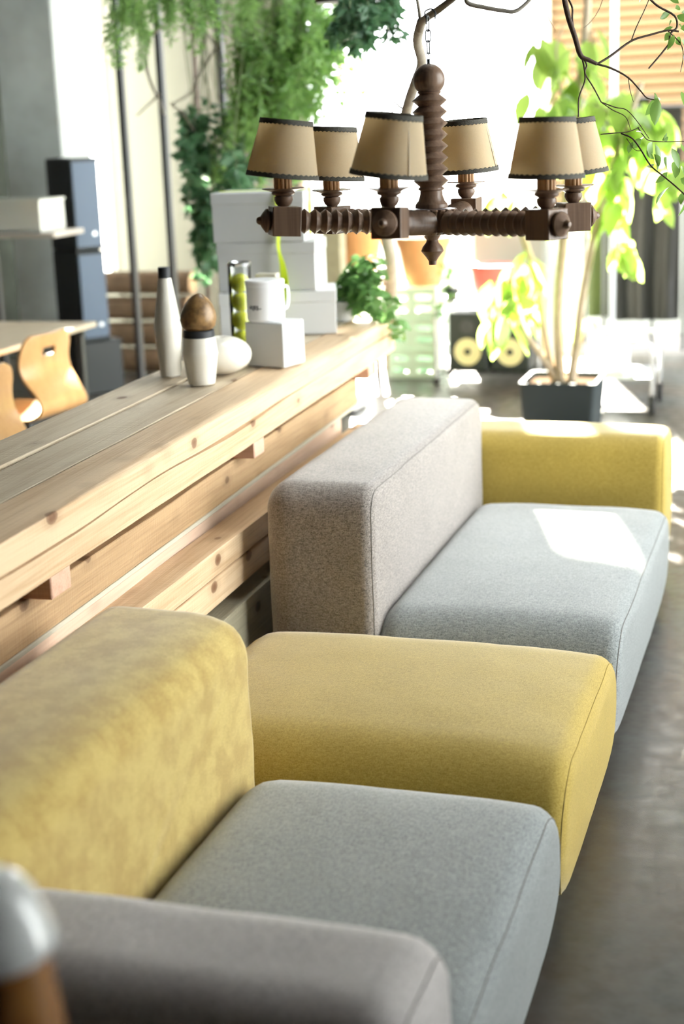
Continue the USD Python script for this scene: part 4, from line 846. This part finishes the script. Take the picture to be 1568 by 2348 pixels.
# ------------------------------------------------------------------ the far end
# trolley with two monitors and a tub
tx0, tx1, ty0, ty1 = -2.44, -1.74, 9.86, 10.26
tr = Thing('trolley', 'dark wire trolley carrying the two yellow-coned speakers', 'trolley', ((tx0 + tx1) / 2, (ty0 + ty1) / 2, 0))
for x in (tx0, tx1):
    for y in (ty0, ty1): tr.part('post', tube([(x, y, .05), (x, y, .60)], .011, 8), M['steel'], smooth=True); tr.part('caster', lathe([(0, -.012), (.024, -.012), (.026, 0), (.024, .012), (0, .012)], 16).apply_transform(trimesh.transformations.rotation_matrix(PI / 2, (1, 0, 0))).apply_translation((x, y, .026)), M['rubber'], smooth=30)
tr.part('top_shelf', box(tx0, tx1, ty0, ty1, .555, .572), M['aluminium'], smooth=False)
tr.part('wire_shelf', cat([tube([(tx0, y, .082), (tx1, y, .082)], .0035, 5) for y in np.linspace(ty0, ty1, 9)] + [tube([(x, ty0, .086), (x, ty1, .086)], .005, 5) for x in np.linspace(tx0, tx1, 6)]), M['dark_metal'], smooth=True)
def monitor(label, xc):
    t = Thing('monitor_speaker', label, 'speaker', (xc, 9.90, .0915))
    t.part('cabinet', box(-.132, .132, 0, .30, 0, .395, .012), M['mon_black'], smooth=False, local=True)
    f = trimesh.transformations.rotation_matrix(PI / 2, (1, 0, 0))
    def fr(prof, zc_, n=40): m = lathe(prof, n); m.apply_transform(f); m.apply_translation((0, 0, zc_)); return m
    cn = t.part('woofer_cone', fr([(.094, .004), (.090, .006), (.030, -.0), (.0, -.0)], .135), M['cone'], smooth=30, local=True)
    t.part('dust_cap', fr([(.026, .001), (.018, .010), (0, .013)], .135, 24), M['mon_black'], smooth=30, local=True, under=cn)
    t.part('woofer_ring', fr([(.108, .0), (.108, .006), (.100, .010), (.092, .005), (.092, .0)], .135), M['mon_black'], smooth=30, local=True)
    t.part('tweeter', fr([(.0, .002), (.045, .002), (.05, .006), (.045, .004), (.020, .003), (.012, .008), (0, .009)], .305), M['dark_metal'], smooth=30, local=True)
    return t
x1_ = at(1072, 806, Y=9.9)[0]; x2_ = at(1169, 803, Y=9.9)[0]
monitor('left of the two black speakers with a yellow cone on the trolley', x1_); monitor('right of the two black speakers with a yellow cone, nearer the potted tree', x2_)
tub_c = at(1135, 690, Y=10.06); tu = Thing('tub', 'round red plastic tub on top of the trolley', 'tub', (tub_c[0], 10.06, .573))
tu.part('body', lathe([(0, 0), (.135, 0), (.165, .22), (.161, .22), (.132, .006), (0, .006)], 36), M['pink'], smooth=30, local=True)
tu.part('rim', lathe([(.162, .212), (.178, .212), (.178, .226), (.162, .226)], 36), M['pink'], smooth=30, local=True)
gc = Thing('metal_cabinet', 'grey metal cabinet standing behind the red tub', 'cabinet', (-2.05, 10.55, 0))
gc.part('body', box(-2.30, -1.78, 10.42, 10.8, 0, 1.12, .01), M['grey_metal'], smooth=False); gc.part('door', box(-2.28, -1.80, 10.408, 10.419, .05, 1.08, .004), M['grey_metal'], smooth=False)
# mint crates with terracotta pot
xa, xb2 = at(888, 760, Y=10.1)[0], at(1000, 760, Y=10.1)[0]
for k in range(3):
    zb_ = .004 + .213 * k; t = Thing('plastic_crate', 'pale mint plastic crate, %s of the stack of three' % ['bottom', 'middle', 'top'][k], 'crate', ((xa + xb2) / 2, 10.25, zb_))
    w = xb2 - xa; hol = sbox(-w / 2, 0, w / 2, .205)
    for cxx in (-w / 4, w / 4):
        for czz in (.06, .14): hol = hol.difference(sbox(cxx - w * .15, czz - .016, cxx + w * .15, czz + .016))
    for side in (0, 1):
        e = extrude(hol, .012); e.vertices = np.stack([e.vertices[:, 0], -.15 + e.vertices[:, 2] + side * .288, e.vertices[:, 1]], 1); e.invert(); t.part('side', e, M['mint'], smooth=False, local=True)
    for s in (-1, 1): t.part('side', box(s * w / 2 - .006 - s * .006, s * w / 2 + .006 - s * .006, -.138, .138, 0, .205), M['mint'], smooth=False, local=True)
    for y in (-.152, .152): t.part('rim', box(-w / 2 - .006, w / 2 + .006, y - .01, y + .01, .190, .208), M['mint'], smooth=False, local=True)
    t.part('floor', box(-w / 2 + .012, w / 2 - .012, -.138, .138, 0, .008), M['mint'], smooth=False, local=True)
def clay(label, loc, r, h):
    t = Thing('clay_pot', label, 'flower pot', loc)
    t.part('body', lathe([(0, 0), (r * .66, 0), (r * .95, h * .84), (r * .9, h * .84), (r * .6, .02), (0, .02)], 36), M['terracotta'], smooth=30, local=True)
    t.part('rim', lathe([(r * .93, h * .8), (r, h * .8), (r * 1.02, h), (r * .93, h), (r * .9, h * .82)], 36), M['terracotta'], smooth=30, local=True); return t
q = at(972, 640, Y=10.25); clay('large orange terracotta pot on the mint crates', (q[0], 10.25, .004 + .213 * 2 + .209), .19, .34)
sx_ = at(828, 620, Y=10.35)[0]
st = Thing('plant_stand', 'dark wooden plant stand behind the bar table end', 'stand', (sx_, 10.35, 0))
st.part('top', box(sx_ - .17, sx_ + .17, 10.2, 10.5, .70, .73, .003), M['walnut'], smooth=False)
for s in (-1, 1):
    for y in (10.23, 10.47): st.part('leg', box(sx_ + s * .14 - .02, sx_ + s * .14 + .02, y - .02, y + .02, 0, .70), M['walnut'], smooth=False)
clay('orange terracotta pot on the dark plant stand, behind the leafy plant', (sx_, 10.35, .731), .17, .32)
pk = at(768, 640, Y=8.9)
t = Thing('timber_post', 'dark brown weathered timber post behind the white boxes', 'post', (pk[0], 8.9, 0)); t.part('post', box(pk[0] - .06, pk[0] + .06, 8.84, 8.96, .02, 1.16, .006), M['pine_grey'], smooth=False); t.part('foot', box(pk[0] - .14, pk[0] + .14, 8.78, 9.02, 0, .02, .004), M['black_steel'], smooth=False)
# chrome cart at the right
k0 = at(1345, 800, Y=9.0); k1 = at(1498, 800, Y=9.0); x0_, x1c = k0[0], k1[0]
cc = Thing('chrome_cart', 'low chrome tube cart on casters at the right', 'cart', ((x0_ + x1c) / 2, 9.2, 0))
for y in (8.95, 9.42):
    cc.part('rail', tube(spline([(x0_, y, .11), (x0_, y, .36), (x0_ + .02, y, .42), (x0_ + .06, y, .44), (x1c - .06, y, .44), (x1c - .02, y, .42), (x1c, y, .36), (x1c, y, .11)], 5), .012, 10), M['steel'], smooth=True)
    for x in (x0_, x1c): cc.part('caster', cat([lathe([(0, -.014), (.05, -.014), (.055, 0), (.05, .014), (0, .014)], 24).apply_transform(trimesh.transformations.rotation_matrix(PI / 2, (0, 1, 0))).apply_translation((x, y, .056)), box(x - .02, x + .02, y - .012, y + .012, .085, .115)]), M['rubber'], smooth=30)
cc.part('shelf', box(x0_, x1c, 8.96, 9.41, .21, .225, .003), M['aluminium'], smooth=False)
for x in (x0_, x1c):
    for z_ in (.22, .34): cc.part('cross_bar', tube([(x, 8.95, z_), (x, 9.42, z_)], .009, 8), M['steel'], smooth=True)
pb = Thing('paper_parcel', 'white paper parcel on the left end of the chrome cart', 'parcel', (x0_ + .12, 9.2, .226))
pb.part('body', box(x0_ + .02, x0_ + .22, 9.05, 9.34, .226, .40, .01), M['card'], smooth=False); pb.part('flap', box(x0_ + .02, x0_ + .22, 9.045, 9.20, .401, .404), M['card'], smooth=False)
# steel post of the open front
pp = at(1404, 640, Y=10.7); t = Thing('steel_post', 'thin pale steel post of the open shop front', 'post', (pp[0], 10.7, 0)); t.part('post', lathe([(0, .01), (.02, .01), (.02, 5.19), (0, 5.19)], 16), M['aluminium'], smooth=30, local=True); t.part('base_plate', box(-.06, .06, -.06, .06, 0, .01), M['aluminium'], smooth=False, local=True)
# tarpaulins outside
def tarp(name, label, xa_, xb_, Y, z0, z1, m, seed, amp=.05):
    n, k = 40, 26; R = []
    for j, zz in enumerate(np.linspace(z0, z1, k)):
        x = np.linspace(xa_, xb_, n); tt = 1 - (zz - z0) / (z1 - z0)
        y = Y + amp * (.35 + .8 * tt) * (np.sin(x * 34 + seed + .5 * math.sin(zz * 3)) * .6 + (meshkit.fbm(np.stack([x * 5, 0 * x + zz * 1.2, 0 * x + seed], 1), 3, seed) - .5) * 1.6)
        R.append(np.vstack([np.stack([x, y, np.full(n, zz)], 1), np.stack([x[::-1], y[::-1] + .012, np.full(n, zz)], 1)]))
    m_ = rings(np.array(R)); t = Thing(name, label, 'tarpaulin', ((xa_ + xb_) / 2, Y, z0)); t.part('sheet', m_, M[m], smooth=50)
    t.part('rail', tube([(xa_ - .03, Y, z1 + .005), (xb_ + .03, Y, z1 + .005)], .015, 8), M['dark_metal'], smooth=True)
    for x in (xa_ - .03, xb_ + .03): t.part('upright', tube([(x, Y + .06, -.02), (x, Y + .03, z1 + .01)], .015, 8), M['dark_metal'], smooth=True)
tarp('tarpaulin', 'dark grey folded tarpaulin hung outside at the right', -1.52, -.98, 11.6, .22, 1.78, 'drape', 3)
tarp('tarpaulin', 'olive green tarpaulin hung outside behind the potted tree', -1.72, -1.25, 11.95, .2, 1.85, 'drape_green', 5, .03)
# roller shutter building opposite
sh0 = at(1262, 100, Y=14.0)[0]
hs = Thing('roller_shutter', 'ochre slatted roller shutter of the building across the yard', 'shutter', (sh0 + 2, 14.0, -.02))
pit = .083
for k in range(int(4.0 / pit)):
    zz = -.02 + k * pit
    o = np.array([(0, .006), (-.016, .008), (-.026, .030), (-.024, .056), (-.014, .072), (0, .074)])
    R = np.array([[(x, 14.0 + p[0], zz + p[1]) for p in o] for x in (sh0, sh0 + 5.0)])
    m_ = rings(R); m_ = m_ if m_.volume > 0 else (m_.invert() or m_); hs.part('slat', m_, M['shutter'], smooth=40)
hs.part('side_channel', box(sh0 - .09, sh0, 13.9, 14.1, -.02, 4.1), M['white_wall'], smooth=False)
hs.part('housing', box(sh0 - .09, sh0 + 5.05, 13.85, 14.2, 3.98, 4.4), M['white_wall'], smooth=False)
hs.part('backing', box(sh0, sh0 + 5.0, 14.005, 14.08, -.02, 3.98), M['shutter_back'], smooth=False)
# ------------------------------------------------------------------ jar close to the lens, lower left
JD = 1.4
jp = at(-22, 2172, D=JD); jr = .0465
jt_z = jp[2] - .16
sd_ = Thing('side_table', 'small round wooden side table under the amber jar', 'table', (jp[0], jp[1], 0))
sd_.part('tabletop', lathe([(0, jt_z - .025), (.108, jt_z - .025), (.112, jt_z - .012), (.108, jt_z - .0005), (0, jt_z - .0005)], 48), M['ply'], smooth=30, local=True)
sd_.part('leg', lathe([(0, .02), (.025, .02), (.025, jt_z - .025), (0, jt_z - .025)], 20), M['dark_metal'], smooth=30, local=True); sd_.part('base_plate', lathe([(0, 0), (.13, 0), (.13, .018), (0, .02)], 32), M['dark_metal'], smooth=30, local=True)
jar = Thing('jar', 'blurred amber jar with a pale glossy conical lid close to the lens', 'jar', (jp[0], jp[1], jt_z))
jk = JD / 1.25
jar.part('body', lathe([(0, 0), (.058 * jk, 0), (.061 * jk, .006), (.0575 * jk, .05), (.0515 * jk, .11), (.0475 * jk, .150), (.042 * jk, .158), (0, .158)], 48), M['amber'], smooth=30, local=True)
jar.part('lid', lathe([(0, .152), (.046 * jk, .153), (.0545 * jk, .160), (.0565 * jk, .168), (.054 * jk, .178), (.047 * jk, .198), (.040 * jk, .215), (.030 * jk, .228), (.016 * jk, .235), (0, .237)], 48), M['cap'], smooth=40, local=True)
